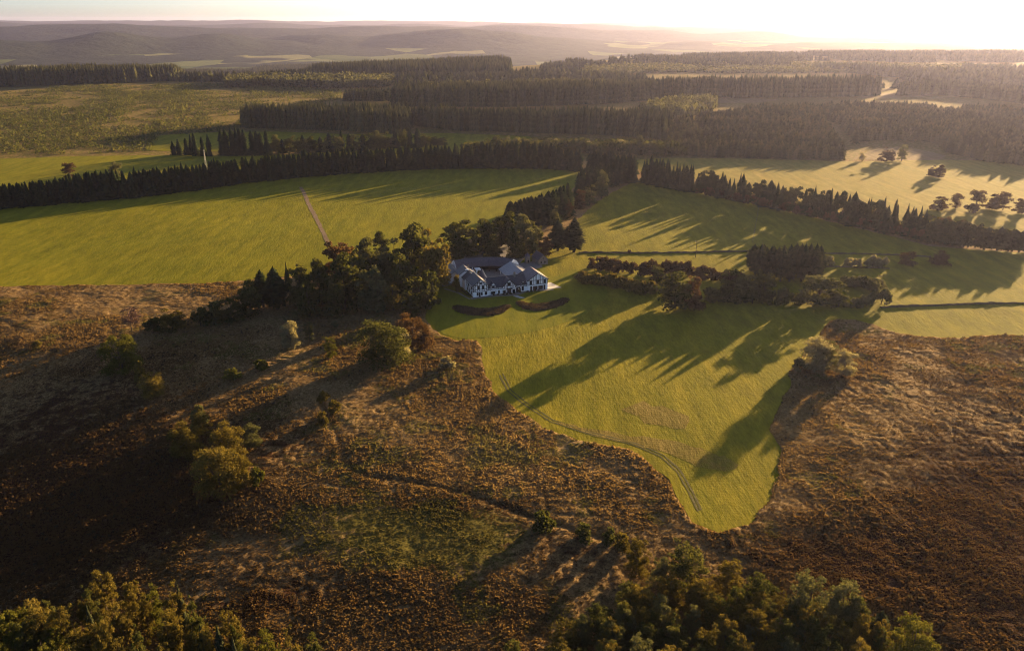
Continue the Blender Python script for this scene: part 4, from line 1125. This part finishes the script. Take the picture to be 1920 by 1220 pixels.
# left wing
gable_walls(manor, 0, 7.1, 0, 11, 5.45, 8.2)
r_ = gable_roof(manor, 0, 7.1, 0, 11, 5.45, 8.2); barge(r_, 0, 7.1, 0, 5.45, 8.2)
gz = lambda a: 5.45 + (8.2 - 5.45) * (1 - abs(a - 3.55) / 3.55) - .25
front_bars(manor, 0, [(a, 2.55, min(gz(a), 9)) for a in (.12, .95, 2.0, 3.0, 4.1, 5.1, 6.15, 6.98)], [(0, 7.1, 2.6), (0, 7.1, 3.55), (0, 7.1, 5.35), (1.9, 5.2, 6.6)],
           [(.15, 3.6, .9, 5.2), (6.95, 3.6, 6.2, 5.2), (1.0, 5.5, 2.6, 6.6), (6.1, 5.5, 4.5, 6.6), (.2, 2.7, .85, 3.5), (6.9, 2.7, 6.2, 3.5)])
for a in (2.45, 4.62): window(manor, a, 0, 3.65, 1.15, 1.5, bars=1)
window(manor, 3.55, 0, 5.9, .8, .62, bars=1)
for a, w_ in ((2.0, .8), (2.95, .8), (3.95, .75), (5.9, 1.1)): window(manor, a, 0, .7 if a != 2.95 else .1, w_, 1.5 if a != 2.95 else 2.1, bars=1)
side_bars(manor, 0, (.15, 1.6, 3.2, 4.8, 6.4, 8, 9.6, 10.85), (2.6, 4.0, 5.3), 0, 11, 2.55, 5.4)
for y in (2.4, 5.6, 8.8): window(manor, 0, y, .8, 1.1, 1.4, side='left')
for y in (2.4, 7.2): window(manor, 0, y, 3.2, .9, 1.2, side='left')
# link behind the left wing, half hipped cross building
gable_walls(manor, -.6, 5.6, 11.02, 16, 5.0, 7.5); gable_roof(manor, -.6, 5.6, 11.45, 16, 5.0, 7.5, end=.02)
gable_walls(manor, -2.0, 5.8, 16.02, 22.5, 6.0, 8.6)
def half_hip(root, a0, a1, b0, b1, he, hr, mat):
    mb = MB(); am = (a0 + a1) / 2; o = .45; sl = (hr - he) / (am - a0); ze = he - o * sl + .16; zr = hr + .16; zm = he + (hr - he) * .55 + .16; aw = (am - a0) * .45
    for s in (-1, 1):
        e = am + s * (am - a0 + o); q = am + s * aw
        pts = [(e, b0 - .4, ze), (q, b0 - .4, zm), (am + s * .002, b0 + 1.6, zr), (am + s * .002, b1 + .4, zr), (e, b1 + .4, ze)]
        mb.slab(pts if s < 0 else pts[::-1], .22)
    mb.slab([(am - aw, b0 - .42, zm), (am + aw, b0 - .42, zm), (am, b0 + 1.6, zr)], .2)
    return mb.build('roof', M[mat], root)
half_hip(manor, -2.0, 5.8, 16.02, 22.5, 6.0, 8.6, 'slate')
window(manor, -2.0, 19, 3.4, 1.1, 1.3, side='left')
# middle range
gable_walls(manor, 7.12, 25.9, .7, 8.7, 3.5, 6.9, axis='a'); gable_roof(manor, 7.12, 25.9, .7, 8.7, 3.5, 6.9, axis='a', end=-.05)
vs = []; a = 7.6
while a < 25.7:
    if not (13.6 < a < 20.1) and not (8.0 < a < 11.0): vs.append((a, 2.5, 3.35))
    a += .75
front_bars(manor, .7, vs, [(7.15, 13.6, 2.5), (20.1, 25.88, 2.5), (7.15, 13.6, 3.3), (20.1, 25.88, 3.3)])
window(manor, 9.5, .7, .35, 1.9, 1.35, bars=1)
window(manor, 12.3, .7, .3, .8, 1.6)
window(manor, 21.0, .7, .1, 1.0, 2.1, name='door')
window(manor, 23.75, .7, .5, 1.0, 1.9)
# middle cross gable
gable_walls(manor, 13.7, 20.0, -.25, 10, 3.7, 6.75); r_ = gable_roof(manor, 13.7, 20.0, -.25, 10, 3.7, 6.75); barge(r_, 13.7, 20.0, -.25, 3.7, 6.75)
gz2 = lambda a: 3.7 + 3.05 * (1 - abs(a - 16.85) / 3.15) - .25
front_bars(manor, -.25, [(a, 2.75, gz2(a)) for a in (13.85, 14.6, 15.4, 16.0, 17.7, 18.3, 19.1, 19.85)], [(13.7, 20, 2.7), (14.2, 19.5, 3.75), (15.4, 18.3, 5.35)], [(14.3, 3.85, 15.5, 5.0), (19.4, 3.85, 18.2, 5.0)])
window(manor, 16.85, -.25, 3.9, 1.3, 1.3, bars=1)
window(manor, 14.6, -.25, .4, 1.2, 1.6, bars=2); window(manor, 19.1, -.25, .4, 1.2, 1.6, bars=2)
window(manor, 16.85, -.25, .3, 1.9, 1.9, bars=3)
mb = MB(); mb.box(15.5, 18.2, -1.3, -.26, 2.45, 2.58); mb.build('canopy', M['timber'], manor)
mb = MB()
for a in (8.15, 10.85, 13.9, 15.5, 18.2, 19.8):
    for k in range(3): mb.box(a - .2, a + .2, (.7 if a < 12 else -.25) - .03, (.7 if a < 12 else -.25) - .002, .3 + k * .7, .62 + k * .7)
mb.build('quoin_stones', M['stone'], manor)
# dormers
def dormer(ac, w, b, z0, he, hr, depth):
    mb = MB(); pr = [(ac - w / 2, z0), (ac + w / 2, z0), (ac + w / 2, he), (ac, hr), (ac - w / 2, he)]
    mb.poly([(p, b, z) for p, z in pr] + [(p, b + depth, z) for p, z in pr], [(0, 1, 2, 3, 4), (9, 8, 7, 6, 5), (0, 5, 6, 1), (1, 6, 7, 2), (2, 7, 8, 3), (3, 8, 9, 4), (4, 9, 5, 0)])
    d = mb.build('dormer', M['render'], manor)
    gable_roof(d, ac - w / 2, ac + w / 2, b, b + depth, he, hr, over=.3, end=.3, t=.14, lift=.1)
    window(d, ac, b, z0 + .35 * (he - z0), w * .42, (he - z0) * .62, bars=1)
    mb = MB(); sl = (hr - he) / (w / 2)
    for a in (ac - w / 2 + .1, ac - w / 4 - .1, ac + w / 4 + .1, ac + w / 2 - .1): mb.box(a - .08, a + .08, b - .06, b - .003, z0, min(he + (w / 2 - abs(a - ac)) * sl - .1, hr))
    mb.box(ac - w / 2, ac + w / 2, b - .07, b - .003, he - .1, he + .08); mb.build('timber_frame', M['timber'], d)
dormer(9.5, 2.6, .45, 2.9, 4.4, 5.9, 4.2)
dormer(23.75, 1.3, .5, 3.0, 4.35, 5.1, 2.6)
def chimney(a, b, z0, z1, w=.8):
    mb = MB(); mb.box(a - w / 2, a + w / 2, b - w * .4, b + w * .4, z0, z1); mb.box(a - w / 2 - .08, a + w / 2 + .08, b - w * .4 - .08, b + w * .4 + .08, z1 + .002, z1 + .18)
    c = mb.build('chimney', M['stone'], manor); mb = MB()
    for s in (-.2, .2): mb.tube([(a + s, b, z1 + .18), (a + s, b, z1 + .6)], [.11, .1], 8)
    mb.build('chimney_pot', M['bank'], c)
chimney(20.9, 4.0, 6.0, 8.2); chimney(3.2, 18.5, 8.2, 9.4, .6)
# right wing
gable_walls(manor, 25.92, 35.7, 0, 10.5, 5.15, 8.25); r_ = gable_roof(manor, 25.92, 35.7, 0, 10.5, 5.15, 8.25, 'slate_old'); barge(r_, 25.92, 35.7, 0, 5.15, 8.25)
gz3 = lambda a: 5.15 + 3.1 * (1 - abs(a - 30.81) / 4.89) - .25
front_bars(manor, 0, [(a, 2.85, gz3(a)) for a in (26.04, 27.0, 27.9, 28.6, 29.5, 30.2, 31.4, 32.1, 33.0, 33.7, 34.7, 35.58)], [(25.92, 35.7, 2.9), (25.92, 35.7, 4.95)])
for a in (27.3, 30.8, 34.1): window(manor, a, 0, 3.1, 1.05, 1.7, bars=1)
window(manor, 27.6, 0, .15, .9, 2.2, bars=0); window(manor, 29.6, 0, .15, 2.5, 2.2, bars=0, frame='whitepaint'); window(manor, 32.2, 0, .15, 2.5, 2.2, bars=0, frame='whitepaint'); window(manor, 34.1, 0, .15, .9, 2.2, bars=0)
# round turret with a cone roof in the courtyard corner
mb = MB(); tc = (8.0, 12.6)
mb.tube([(tc[0], tc[1], 0), (tc[0], tc[1], 4.3)], [2.2, 2.2], 16); tu = mb.build('turret', M['render'], manor)
mb = MB(); mb.tube([(tc[0], tc[1], 4.1), (tc[0], tc[1], 4.25), (tc[0], tc[1], 9.3)], [2.55, 2.6, .04], 24); mb.build('roof', M['slate_old'], tu)

# stable wing at the back left
st = house_root('stable_wing', 'low dark slate stable wing running back beside the big trees')
gable_walls(st, -5.2, 1.6, 22.9, 40, 3.4, 6.0); gable_roof(st, -5.2, 1.6, 22.95, 40, 3.4, 6.0, 'slate')
for y in (26, 30, 34): window(st, -5.2, y, 1.0, 1.2, 1.3, side='left')
mb = MB(); mb.box(-7.4, -5.3, 24, 39, 2.55, 2.75); mb.build('lean_to_roof', M['slate'], st)

# curved slate barn closing the courtyard at the back
barn = house_root('courtyard_barn', 'long bent slate roofed barn closing the courtyard behind the house')
def band(name, pts, mat, root):
    """roof or wall band through cross sections: list of (a, b, z) rows"""
    mb = MB(); n = len(pts[0]); V = [p for row_ in pts for p in row_]; F = []
    for i in range(len(pts) - 1):
        for j in range(n - 1): F.append((i * n + j, (i + 1) * n + j, (i + 1) * n + j + 1, i * n + j + 1))
    mb.poly(V, F); o = mb.build(name, M[mat], root)
    so = o.modifiers.new('solid', 'SOLIDIFY'); so.thickness = .2; so.offset = -1
    return o
spine = [(1.8, 39.0, 0), (6, 39.6, 0), (12, 39.8, 0), (18, 39.2, 0), (23, 37.6, -.25), (27, 35.0, -.55), (30.0, 31.2, -.95)]
rows = []; wr = []; wb = []
for a, b, rz in spine:
    ca, sa = math.cos(rz), math.sin(rz); nx_, ny_ = -sa, ca
    sec = lambda o, z: (a + nx_ * o, b + ny_ * o, z)
    rows.append([sec(-4.6, 3.0), sec(-2.2, 4.9), sec(0, 6.2), sec(2.3, 5.0), sec(4.4, 3.0)])
    wr.append([sec(4.0, 0), sec(4.0, 3.4)]); wb.append([sec(-1.2, 0), sec(-1.2, 4.9)])
band('roof', rows, 'slate_old', barn); band('back_wall', wr, 'render', barn); band('inner_wall', wb, 'timber', barn)
mb = MB(); e = rows[-1]; c = rows[0]
mb.poly([tuple(e[0]), tuple(e[1]), tuple(e[2]), tuple(e[3]), tuple(e[4]), (e[4][0], e[4][1], 0), (e[0][0], e[0][1], 0)], [(0, 1, 2, 3, 4, 5, 6)])
mb.poly([tuple(c[0]), tuple(c[1]), tuple(c[2]), tuple(c[3]), tuple(c[4]), (c[4][0], c[4][1], 0), (c[0][0], c[0][1], 0)], [(0, 6, 5, 4, 3, 2, 1)])
o = mb.build('gable_wall', M['render'], barn); so = o.modifiers.new('solid', 'SOLIDIFY'); so.thickness = .25; so.offset = 0
for a, b in ((6, 35.1), (10.2, 35.4), (14.6, 35.3), (18.6, 34.6), (22.0, 33.4)):
    mb = MB(); mb.box(a - .18, a + .18, b - .18, b + .18, 0, 3.05); mb.build('post', M['timber' if a > 12 else 'render'], barn)
def arch(a, b, w, h, root):
    mb = MB(); n = 10; o = []; i_ = []
    for k in range(n + 1):
        t = math.pi * k / n; o.append((a - w / 2 * math.cos(t) * 1.0, h * .45 + h * .55 * math.sin(t))); i_.append((a - (w / 2 - .55) * math.cos(t), h * .42 + (h * .55 - .55) * math.sin(t)))
    o = [(a - w / 2, 0)] + o + [(a + w / 2, 0)]; i_ = [(a - w / 2 + .55, 0)] + i_ + [(a + w / 2 - .55, 0)]
    m_ = len(o); V = [(p, b - .3, z) for p, z in o] + [(p, b - .3, z) for p, z in i_] + [(p, b + .3, z) for p, z in o] + [(p, b + .3, z) for p, z in i_]; F = []
    for k in range(m_ - 1): F += [(k, m_ + k, m_ + k + 1, k + 1), (2 * m_ + k, 2 * m_ + k + 1, 3 * m_ + k + 1, 3 * m_ + k), (k, k + 1, 2 * m_ + k + 1, 2 * m_ + k), (m_ + k, 3 * m_ + k, 3 * m_ + k + 1, m_ + k + 1)]
    mb.poly(V, F); mb.build('arch', M['render'], root)
arch(8.2, 29.5, 3.4, 3.6, barn); arch(12.0, 30.4, 3.0, 3.4, barn)
mb = MB(); mb.box(6.2, 9.0, 29.9, 34.0, 2.6, 2.8); mb.box(10.7, 13.4, 30.8, 34.4, 2.5, 2.7); mb.build('porch_roof', M['render'], barn)

# zinc roofed hall
hall = house_root('zinc_hall', 'hall with pale grey sheet metal roof between the courtyard and the right gable', a=0, b=0)
gable_walls(hall, 21.3, 32.7, 10.6, 27, 3.3, 6.3, mat='timber'); zr_ = gable_roof(hall, 21.3, 32.7, 10.95, 27, 3.3, 6.3, 'zinc', end=.3)
mb = MB(); sl_ = 3.0 / 5.7
for k in range(9):
    b_ = 12 + k * 1.85
    for s in (-1, 1): mb.bar((27 + s * 6.1, b_, 6.3 - 6.1 * sl_ + .2), (27 + s * .1, b_, 6.3 + .15), .07, .09, (0, 0, 1))
mb.build('roof_seams', M['seam'], zr_)
mb = MB()
for b_ in (13, 17, 21, 25): mb.box(21.0, 21.25, b_ - .12, b_ + .12, 0, 3.2)
mb.build('posts', M['render'], hall)

# stone cottage and little stone tower
cx_, cy_ = G(1009.5, 497.6)
ct_ = tag(empty('stone_cottage', (cx_, cy_, float(H(cx_, cy_))), HROT + .05), 'small stone cottage with a steep old roof under the rounded conifers', 'building')
gable_walls(ct_, 0, 5.2, 0, 8.5, 2.7, 5.2, mat='stone'); gable_roof(ct_, 0, 5.2, 0, 8.5, 2.7, 5.2, 'slate_old', over=.3, end=.15)
for a in (1.5, 3.6): window(ct_, a, 0, .9, .6, .9, bars=0)
window(ct_, 2.6, 0, 3.2, .45, .5, bars=0)
tx_, ty_ = G(989, 492.5)
tw = tag(empty('stone_tower', (tx_, ty_, float(H(tx_, ty_))), HROT), 'narrow stone tower with a pointed cap left of the stone cottage', 'tower')
mb = MB(); mb.box(-1.1, 1.1, -1.1, 1.1, 0, 3.6); mb.build('wall', M['stone'], tw)
mb = MB(); mb.poly([(-1.35, -1.35, 3.55), (1.35, -1.35, 3.55), (1.35, 1.35, 3.55), (-1.35, 1.35, 3.55), (0, 0, 5.4)], [(0, 1, 4), (1, 2, 4), (2, 3, 4), (3, 0, 4), (3, 2, 1, 0)]); mb.build('roof', M['slate_old'], tw)
window(tw, 0, -1.1, .3, .7, 1.5, bars=0, name='door')

# hard surfaces round the house
def flat(name, pts_ab, mat, lift, label):
    P = np.array([at_house(a, b) for a, b in pts_ab]); sheet(name, P, M[mat], 6, lift, label)
flat('courtyard', [(1.7, 23), (7.2, 8.8), (26, 8.8), (32.6, 12), (33.5, 30), (26, 38), (4, 41), (-6, 42)], 'gravel', .15, 'gravel courtyard inside the farmstead')
flat('front_path', [(-1.5, -2.4), (6, -1.9), (13, -2.6), (17, -3.6), (20.5, -3.2), (24, -1.4), (30, -1.5), (37.5, -2.6), (38.4, -1.4), (37.5, 0), (36, .02), (25.5, .02), (19, .5), (7, .6), (-.05, .02), (-1.3, .5)], 'gravel', .17, 'grey gravel path along the front of the house')
flat('terrace', [(35.75, .3), (42.5, -.6), (40.6, 8.5), (35.75, 8.5)], 'paving', .2, 'paved terrace at the right gable')
flat('side_path', [(-1.6, -2.2), (-2.6, -1.6), (-5.2, 8), (-9.5, 16), (-8.6, 16.5), (-4.2, 8.6)], 'gravel', .18, 'narrow gravel path along the left wall')
sheet('side_terrace', smooth_poly(poly_w([(824, 520), (848, 512), (858, 530), (840, 536), (830, 538)]), 3), M['gravel'], 5, .19, 'gravel terrace left of the house')
sheet('drive', smooth_poly(poly_w([(862, 483), (885, 474), (925, 470), (945, 456), (962, 460), (958, 470), (985, 482), (975, 494), (1000, 490), (1018, 500), (1000, 506), (960, 502), (880, 496)]), 3), M['gravel'], 5, .14, 'gravel drive behind the slate barn')
for k in range(4):
    a0 = 18.6 + k * .55; b0 = -4.6 - k * 1.05; x, y = at_house(a0, b0)
    mb = MB(); mb.box(-1.1, 1.1, -.36, .36, 0, .18)
    o = mb.build('stone_step', M['paving'], None); o.location = (x, y, float(H(x, y)) + .08 ); o.rotation_euler.z = HROT - .1
    tag(o, ['top', 'second', 'third', 'lowest'][k] + ' slab of the garden steps between the two flower beds', 'step', 'slabs of the garden steps')
# flower beds: dark heather crescents
def bed(px_line, wid, label, seed):
    rng = np.random.default_rng(seed); L = np.array([G(*p) for p in px_line]); d = np.concatenate([[0], np.cumsum(np.hypot(*np.diff(L, axis=0).T))])
    n = 6500; s = rng.random(n) * d[-1]; f = s / d[-1]; wl = wid * np.sqrt(np.clip(1 - (2 * f - 1) ** 4, .1, 1))
    cxx = np.interp(s, d, L[:, 0]); cyy = np.interp(s, d, L[:, 1]); off = (rng.random(n) - .5) * wl
    x = cxx + rng.normal(size=n) * .5; y = cyy + off + rng.normal(size=n) * .5
    ht = .6 * np.sqrt(np.clip(1 - (2 * off / wl) ** 2, .05, 1)) * (.6 + .6 * vn(x, y, 2.2, seed))
    P = np.column_stack([x, y, H(x, y) + .1 + ht * (.35 + .65 * rng.random(n))])
    V, F = cards(P, .5, rng)
    tt = np.clip(vn(x, y, 3, seed + 1) * .6 + .3 * rng.random(n) - .05 + .5 * (vn(x, y, 5, seed + 2) > .78), 0, 1)
    root = empty('flower_bed', (0, 0, 0)); tag(root, label, 'flower bed', 'flower beds on the front lawn')
    link('heather', np_mesh('heather', V, F, [M['heather']], tint=np.repeat(tt, 4)), root)
    mbv = []; 
    for fr in np.linspace(0, 1, 24):
        cx0, cy0 = np.interp(fr * d[-1], d, L[:, 0]), np.interp(fr * d[-1], d, L[:, 1]); w0 = wid * math.sqrt(max(.1, 1 - (2 * fr - 1) ** 4)) * .5
        mbv.append([(cx0, cy0 + o * w0, float(H(cx0, cy0)) + .1 + zz) for o, zz in ((-1, 0), (-.6, .3), (0, .42), (.6, .3), (1, 0))])
    mb = MB(); V = [p for r0 in mbv for p in r0]; F = [(i * 5 + j, (i + 1) * 5 + j, (i + 1) * 5 + j + 1, i * 5 + j + 1) for i in range(23) for j in range(4)]
    mb.poly(V, F); mb.build('soil', M['bank'], root)
bed([(853, 577), (868, 581), (890, 585), (915, 586), (938, 582), (953, 575)], 8.5, 'left crescent bed of dark red heather below the house', 71)
bed([(972, 568), (984, 574), (1003, 577), (1022, 575), (1045, 570), (1063, 562)], 8, 'right crescent bed of dark red heather beside the sunlit lawn', 72)
# low shrubs against the front
for i, (a, b, w_, h_) in enumerate([(9.5, -.3, 1.5, .8), (11.5, -.4, 1.4, .8), (13.6, -1.2, 1.6, 1.0), (15.4, -1.5, 1.8, 1.1), (17.3, -1.6, 1.8, 1.0), (18.9, -1.2, 1.5, .9), (21.8, -.6, 1.7, 2.9), (25.6, -.8, 1.6, .9), (27.4, -.8, 1.6, .9), (29.2, -.8, 1.6, .8), (31, -.8, 1.5, .8)]):
    x, y = at_house(a, b)
    tree_at('shrub', x, y, h_, w_, 'green', 'upright dark bush beside the front door of the house' if h_ > 2 else 'low clipped shrub along the front wall of the house', 'shrub', 'shrubs along the house front', 'garden_shrub', 0.0)
for i, (a, b) in enumerate([(-.9, 1.5), (-1.6, 4), (-2.0, 6.5), (-2.6, 9), (-3.2, 12)]):
    x, y = at_house(a, b); tree_at('shrub', x, y, 1.4, 1.9, 'green', 'dark shrub along the left wall of the house', 'shrub', 'shrubs along the left house wall', 'garden_shrub', 0.0)
for i, (a, b) in enumerate([(8.2, 32.0), (12.6, 32.6), (14, 29), (20.3, 14.5), (18.5, 12), (12, 16.5), (20.6, 19)]):
    x, y = at_house(a, b); tree_at('shrub', x, y, 1.6 if i else 2.2, 2.4, 'green', 'dark shrub inside the gravel courtyard', 'shrub', 'shrubs in the courtyard', 'garden_shrub', 0.0)

# ------------------------------------------------------------------ walls, fences, poles
def wall_line(px, w, h, mat, name, label, cat):
    P = [np.array(G(*p)) for p in px]; pts = []
    for a, b in zip(P[:-1], P[1:]):
        k = max(1, int(np.linalg.norm(b - a) / 1.6)); pts += [a + (b - a) * t / k for t in range(k)]
    pts.append(P[-1]); V = []; F = []
    for i, p in enumerate(pts):
        q = pts[min(i + 1, len(pts) - 1)] - pts[max(i - 1, 0)]; q = q / np.linalg.norm(q); n = np.array([-q[1], q[0]]); z = float(H(*p)); hh = h * random.uniform(.6, 1.25); ww = w * random.uniform(.75, 1.25)
        for o, zz in ((-ww, -.2), (-ww * .6, hh * .75), (0, hh), (ww * .6, hh * .7), (ww, -.2)): V.append((p[0] + n[0] * o + random.uniform(-.1, .1), p[1] + n[1] * o, z + zz))
    for i in range(len(pts) - 1):
        for j in range(4): F.append((i * 5 + j, (i + 1) * 5 + j, (i + 1) * 5 + j + 1, i * 5 + j + 1))
    mb = MB(); mb.poly(V, F); tag(mb.build(name, M[mat], None), label, cat)
wall_line([(1085, 474), (1180, 475), (1300, 474), (1402, 472)], .7, .9, 'bank', 'field_wall', 'low overgrown wall between the house lawn hedges and the right meadow', 'wall')
wall_line([(1540, 476), (1600, 476), (1660, 478), (1745, 482)], .6, .8, 'bank', 'field_wall', 'low overgrown wall right of the pine clump', 'wall')
wall_line([(1545, 500), (1620, 502), (1668, 504)], .5, .7, 'bank', 'field_wall', 'short low bank below the pale boundary shrubs', 'wall')
wall_line([(1650, 577), (1700, 575), (1800, 571), (1930, 569)], .7, .9, 'bank', 'field_wall', 'low overgrown wall from the hook shaped hedge to the right edge', 'wall')
# timber pole by the low wall
x, y = G(1304, 483); z = float(H(x, y))
pl = tag(empty('utility_pole', (x, y, z)), 'slim wooden utility pole standing by the low meadow wall', 'pole')
mb = MB(); mb.tube([(0, 0, -.3), (0, 0, 9.2)], [.17, .11], 8); mb.build('pole', M['bark'], pl)
mb = MB(); mb.bar((-1.0, 0, 8.6), (1.0, 0, 8.6), .14, .12, (0, 1, 0)); ca_ = mb.build('crossarm', M['bark'], pl)
for s in (-.85, 0, .85):
    mb = MB(); mb.tube([(s, 0, 8.66), (s, 0, 8.95)], [.07, .05], 6); mb.build('insulator', M['concrete'], ca_)
# lattice mast behind the belt
x, y = G(389, 330); z = float(H(x, y)); ht = size_at(x, y, 281, 5)[0]
ms = tag(empty('metal_mast', (x, y, z)), 'thin pale metal mast rising behind the spruce belt on the left', 'mast')
for sx, sy in ((-1, -1), (1, -1), (1, 1), (-1, 1)):
    mb = MB(); mb.bar((sx * .75, sy * .75, 0), (sx * .16, sy * .16, ht), .07, .07, (0, 1, .01)); mb.build('leg', M['metal_post'], ms)
mb = MB(); nseg = 12
for k in range(nseg):
    z0, z1 = ht * k / nseg, ht * (k + 1) / nseg; w0, w1 = .75 - .59 * k / nseg, .75 - .59 * (k + 1) / nseg; s = 1 if k % 2 else -1
    for yy in (-1, 1): mb.bar((s * w0, yy * w0, z0), (-s * w1, yy * w1, z1), .04, .04, (0, 1, .01))
    for xx in (-1, 1): mb.bar((xx * w0, s * w0, z0), (xx * w1, -s * w1, z1), .04, .04, (1, 0, .01))
mb.build('lattice', M['metal_post'], ms)
mb = MB(); mb.bar((-.9, 0, ht * .9), (.9, 0, ht * .9), .12, .12, (0, 1, 0)); mb.bar((-.7, 0, ht * .97), (.7, 0, ht * .97), .12, .12, (0, 1, 0)); mb.build('crossarm', M['metal_post'], ms)
# post and wire fence crossing the right meadow
fa, fb = np.array(G(1424, 382)), np.array(G(1411, 455))
fr = tag(empty('wire_fence', (fa[0], fa[1], 0)), 'pale post and wire fence crossing the right meadow behind the pines', 'fence')
n = 22; zs = []
for k in range(n + 1):
    p = fa + (fb - fa) * k / n; z = float(H(*p)); zs.append((p[0] - fa[0], p[1] - fa[1], z + 1.0))
    mb = MB(); mb.box(p[0] - fa[0] - .05, p[0] - fa[0] + .05, p[1] - fa[1] - .05, p[1] - fa[1] + .05, z - .2, z + 1.25); mb.build('post', M['bark'], fr)
mb = MB()
for dz in (0, -.45): mb.tube([(a, b, c + dz) for a, b, c in zs], [.025] * len(zs), 4)
mb.build('wire', M['metal_post'], fr)
# a few distant roadside posts and a white beehive like shelter stay out; small bare thorn on the wall
tree_px('shrub', 1180, 475, 466, 8, 'rust', 'tiny bush on the low wall right of the conifer pair', group='trees by the meadow hedges')

# rough unmown patches in the lower meadow
for k, (p, l) in enumerate([([(1034, 790), (1070, 793), (1120, 805), (1180, 815), (1240, 822), (1300, 836), (1340, 850), (1390, 868), (1380, 886), (1330, 880), (1290, 868), (1240, 850), (1180, 832), (1110, 815), (1060, 802)], 'long unmown brown strip beside the curved track of the right meadow'),
     ([(1160, 765), (1200, 755), (1260, 768), (1300, 788), (1290, 800), (1240, 796), (1190, 784)], 'brown unmown patch in the lower right meadow')]):
    Pp = smooth_poly(poly_w(p), 3.0); Pp = Pp + (RNG.random(Pp.shape) - .5) * 3.4
    sheet('rough_grass', Pp, M['bankgrass'], 4, .1, l)

for off_, l in ((0, 'inner'), (2.2, 'outer')):
    L = [(930, 705), (945, 735), (975, 760), (1025, 792), (1085, 812), (1180, 836), (1232, 858), (1262, 885), (1285, 925), (1302, 960)]
    ribbon([(u + 7 + off_ * 2.6, v - 2 - off_ * 1.1) for u, v in L], .55, M['wheel'], 'track', l + ' wheel rut of the curved track along the lower meadow edge', .1, .5)

# ------------------------------------------------------------------ haze
hz = MB(); hz.box(-19500, 19500, -300, 24600, -150, 210)
m, nt, out = new_mat('haze_air')
pv = nt.nodes.new('ShaderNodeVolumePrincipled')
pv.inputs['Color'].default_value = (.51, .53, .88, 1)
pv.inputs['Density'].default_value = 2.6e-5
pv.inputs['Anisotropy'].default_value = .57
nt.links.new(pv.outputs[0], out.inputs['Volume'])
tag(hz.build('haze', m), 'warm evening haze over the whole landscape', kind='stuff')
